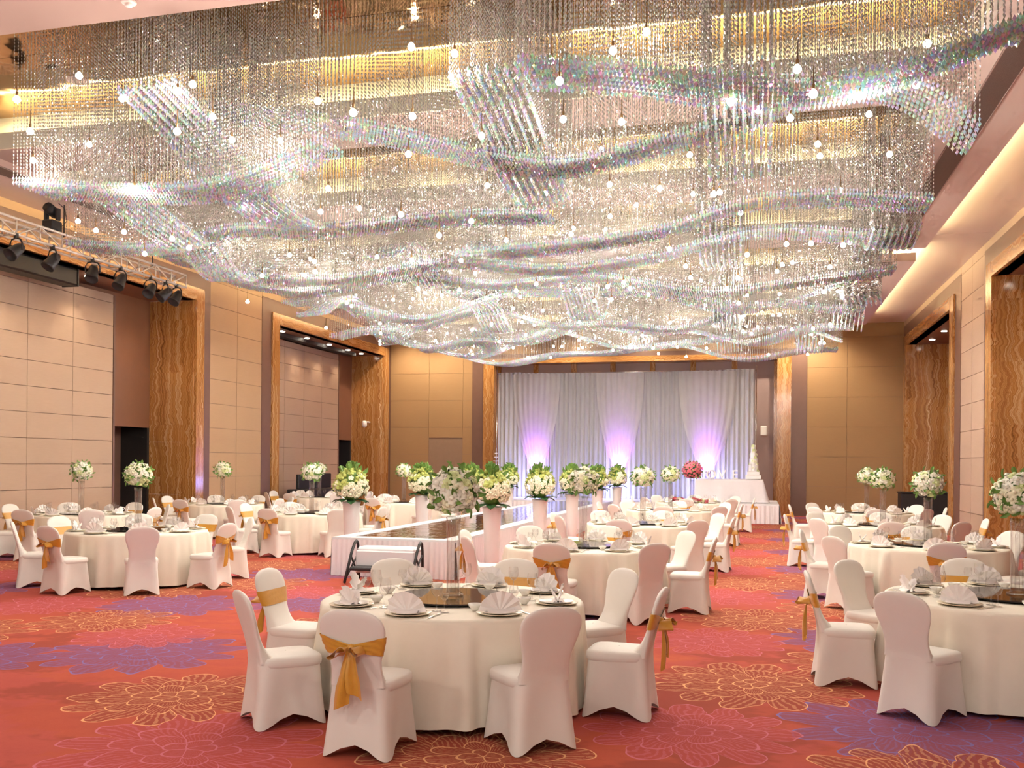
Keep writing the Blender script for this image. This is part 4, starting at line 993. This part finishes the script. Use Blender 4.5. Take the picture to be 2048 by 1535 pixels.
for ch, x in zip('LOVE', (-1.66, -1.36, -1.02, -0.62)):
    cu = bpy.data.curves.new('letter', 'FONT'); cu.body = ch; cu.size = 0.40; cu.extrude = 0.035; cu.bevel_depth = 0.004; cu.align_x = 'CENTER'
    tmp = bpy.data.objects.new('letter_curve', cu); COL.objects.link(tmp)
    dg = bpy.context.evaluated_depsgraph_get(); me = bpy.data.meshes.new_from_object(tmp.evaluated_get(dg)); bpy.data.objects.remove(tmp)
    me.materials.clear(); me.materials.append(M_LETTER)
    tag(put('standing_letter', me, None, (x, 30.98, ZT + 0.004), rot=(PI / 2, 0, 0)), f'white standing letter {ch} on the cake table', 'letter', 'standing love letters')
# smaller tiered cake at the other end of the stage
cr = thing('cake_stand_table', 'small round white pedestal table at the far end of the stage', 'table', (-8.48, 30.8, RZ))
put('tabletop', MB().lathe([(0, 0.72), (0.32, 0.72), (0.33, 0.735), (0.32, 0.75), (0, 0.75)], 24).mesh('tabletop', M_STAGEWHITE), cr)
put('pedestal', MB().lathe([(0.22, 0), (0.22, 0.02), (0.04, 0.06), (0.035, 0.7), (0.06, 0.72)], 16).mesh('pedestal', M_STAGEWHITE), cr)
cs = thing('crystal_cake_stand', 'slender tiered crystal cake stand beside the backdrop edge', 'cake stand', (-8.48, 30.8, RZ + 0.752))
put('stem', MB().lathe([(0.09, 0), (0.09, 0.02), (0.02, 0.03), (0.015, 0.9), (0, 0.93)], 12).mesh('stem', M_STEEL), cs)
for k in range(6): put('tier', MB().lathe([(0, 0.10 + k * 0.13), (0.15 - 0.021 * k, 0.10 + k * 0.13), (0.155 - 0.021 * k, 0.125 + k * 0.13), (0.14 - 0.021 * k, 0.12 + k * 0.13), (0, 0.115 + k * 0.13)], 18).mesh('tier', M_CAKE), cs)

# flower garland lying on the pink bouquet table
gl = thing('flower_garland', 'low pink and cream flower garland laid on the pink bouquet table', 'garland', (-1.65, 26.2 - 0.55, 0.754))
for i in range(44):
    x = -0.62 + 1.24 * i / 43; me = ROSE_PINK if rg.random() < 0.4 else ROSES[rg.choice((0, 1, 2))]
    put('rose', me, gl, (x, rg.uniform(-0.07, 0.07) + 0.12 * (x / 0.62) ** 2, rg.uniform(0.03, 0.12)), 0, rg.uniform(1.0, 1.5), rot=(rg.uniform(-.9, .3), rg.uniform(-.6, .6), 0))

# ------------------------------------------------------------------ truss and stage lights
TXX, TY0, TY1, TZ0, TZ1 = -12.2, 9.5, 18.2, 5.55, 5.82
tr = thing('lighting_truss', 'aluminium box truss hung along the side wall under the ceiling', 'truss', (TXX, TY0, TZ0))
def trp(nm, me): o = put(nm, me, tr); o.location = (-TXX, -TY0, -TZ0); return o
for dx in (-0.14, 0.14):
    for z in (TZ0, TZ1): trp('chord', MB().tube([(TXX + dx, TY0, z), (TXX + dx, TY1, z)], 0.024, 8).mesh('chord', M_TRUSS))
nbr = 16
for i in range(nbr + 1):
    y = TY0 + (TY1 - TY0) * i / nbr
    for dx in (-0.14, 0.14): trp('upright', MB().tube([(TXX + dx, y, TZ0), (TXX + dx, y, TZ1)], 0.013, 6).mesh('upright', M_TRUSS))
    trp('cross_bar', MB().tube([(TXX - 0.14, y, TZ0), (TXX + 0.14, y, TZ0)], 0.013, 6).mesh('cross_bar', M_TRUSS))
    if i < nbr:
        y2 = TY0 + (TY1 - TY0) * (i + 1) / nbr; z0, z1 = (TZ0, TZ1) if i % 2 else (TZ1, TZ0)
        for dx in (-0.14, 0.14): trp('brace', MB().tube([(TXX + dx, y, z0), (TXX + dx, y2, z1)], 0.013, 6).mesh('brace', M_TRUSS))
for y in (11.0, 14.6, 17.2): trp('hanger', MB().tube([(TXX, y, TZ1), (TXX, y, ZC)], 0.012, 6).mesh('hanger', M_BLACKMETAL))
par = MB().lathe([(0, -0.16), (0.06, -0.16), (0.085, -0.10), (0.10, 0.02), (0.115, 0.13), (0.12, 0.16), (0.11, 0.16), (0.10, 0.12), (0, 0.11)], 16).mesh('can', M_BLACKMETAL)
yoke = MB().tube([(-0.13, 0, 0), (-0.13, 0, 0.12), (-0.09, 0, 0.19), (0, 0, 0.21), (0.09, 0, 0.19), (0.13, 0, 0.12), (0.13, 0, 0)], 0.014, 6).mesh('yoke', M_BLACKMETAL)
clamp = MB().box(-0.025, 0.025, -0.03, 0.03, 0.20, 0.29).mesh('clamp', M_BLACKMETAL, False)
for i, y in enumerate((12.6, 13.3, 14.15, 15.2, 16.0, 16.95, 17.45, 17.85)):
    t = thing('stage_spotlight', f'black stage spotlight clamped under the truss, number {i + 1} from the camera side', 'spotlight', (TXX + 0.14, y, TZ0 - 0.27), rg.uniform(-0.6, 0.6), 'stage spotlights under the truss')
    put('can', par, t, (0, 0, 0), rot=(PI - rg.uniform(0.5, 1.0), 0, 0)); put('yoke', yoke, t); put('clamp', clamp, t)
    t['label'] = ['black stage spotlight under the truss beside its cut-off end', 'second black stage spotlight under the truss', 'third black stage spotlight under the truss', 'fourth black stage spotlight under the truss', 'fifth black stage spotlight under the truss',
                  'sixth black stage spotlight under the truss', 'seventh black stage spotlight with a tilted can under the truss', 'last black stage spotlight at the truss end over the onyx'][i]
for i, y in enumerate((14.3,)):
    mh = thing('moving_head_light', 'large black moving head light standing on top of the truss', 'stage light', (TXX, y, TZ1 + 0.03), 0, None, 0.72)
    put('base', bevelbox(-0.16, 0.16, -0.18, 0.18, 0, 0.26, 0.03).mesh('base', M_BLACKMETAL, False), mh)
    for sx in (-0.17, 0.17): put('arm', bevelbox(sx - 0.03, sx + 0.03, -0.07, 0.07, 0.26, 0.56, 0.012).mesh('arm', M_BLACKMETAL, False), mh)
    put('head', MB().lathe([(0, -0.2), (0.08, -0.2), (0.13, -0.12), (0.135, 0.1), (0.12, 0.2), (0, 0.19)], 16).xf(Matrix.Translation((0, 0, 0.50)) @ Matrix.Rotation(1.2, 4, 'X')).mesh('head', M_BLACKMETAL), mh)
    put('cable', MB().tube([(0.1, 0.15, 0.1), (0.22, 0.25, 0.3), (0.2, 0.2, 0.6), (0.1, 0.1, 0.72)], 0.010, 6).mesh('cable', M_BLACK), mh)
sc_ = thing('screen_housing', 'long black projection screen housing under the recess soffit', 'screen housing', (-14.3, 12.0, 5.5))
put('case', bevelbox(-0.2, 0.2, -2.5, 5.3, 0.0, 0.36, 0.03).mesh('case', M_BLACK, False), sc_)
put('end_cap', bevelbox(-0.21, 0.21, 5.3, 5.34, -0.01, 0.37, 0.01).mesh('end_cap', M_BLACKMETAL, False), sc_)

# ------------------------------------------------------------------ objects along the walls
dj = thing('equipment_console', 'black cloth covered sound console by the side wall recess', 'console', (-13.55, 27.6, 0))
put('cabinet', bevelbox(-0.35, 0.35, -1.25, 1.25, 0, 0.92, 0.02).mesh('cabinet', M_BLACK, False), dj)
put('monitor', bevelbox(-0.10, 0.0, -1.15, -0.05, 0.93, 1.38, 0.02).mesh('monitor', M_BLACK, False), dj)
put('monitor', bevelbox(-0.10, 0.0, 0.05, 1.15, 0.93, 1.40, 0.02).mesh('monitor', M_BLACK, False), dj)
bx_ = thing('service_counter', 'black cloth covered service counter in the wall recess', 'counter', (5.45, 33.2, 0))
put('counter_body', bevelbox(-0.85, 0.75, -0.4, 0.4, 0, 0.92, 0.02).mesh('counter_body', M_BLACK, False), bx_)
put('counter_top', bevelbox(-0.88, 0.78, -0.43, 0.43, 0.92, 0.96, 0.01).mesh('counter_top', M_BLACK, False), bx_)
le = thing('lectern', 'dark red wooden lectern near the rear door', 'lectern', (-10.45, 31.0, 0))
put('column', bevelbox(-0.18, 0.18, -0.15, 0.15, 0.05, 1.05, 0.02).mesh('column', M_REDWOOD, False), le)
put('base', bevelbox(-0.27, 0.27, -0.22, 0.22, 0, 0.06, 0.01).mesh('base', M_REDWOOD, False), le)
put('slanted_top', bevelbox(-0.31, 0.31, -0.25, 0.25, -0.03, 0.03, 0.01).xf(Matrix.Translation((0, 0, 1.15)) @ Matrix.Rotation(-0.35, 4, 'X')).mesh('slanted_top', M_REDWOOD, False), le)
cm = thing('security_camera', 'white dome security camera on the onyx jamb', 'security camera', (-14.62, 34.12, 3.28))
put('bracket', MB().tube([(0.12, 0.04, 0.04), (0.10, -0.08, 0.05), (0.0, -0.12, 0.04)], 0.03, 8).mesh('bracket', M_PLASTIC), cm)
put('housing', MB().lathe([(0, 0.10), (0.07, 0.09), (0.095, 0.04), (0.10, -0.06), (0.09, -0.10), (0.07, -0.14), (0, -0.18)], 18, 0, (-0.03, -0.12)).mesh('housing', M_PLASTIC), cm)
sp = thing('wall_speaker', 'small white speaker on the mauve wall beside the backdrop', 'speaker', (0.30, 35.5, 2.85))
put('cabinet', bevelbox(-0.12, 0.12, -0.22, 0.0, 0, 0.36, 0.03).mesh('cabinet', M_PLASTIC, False), sp)
put('wall_bracket', boxm('wall_bracket', M_PLASTIC, -0.03, 0.03, 0.0, 0.10, 0.12, 0.2), sp)
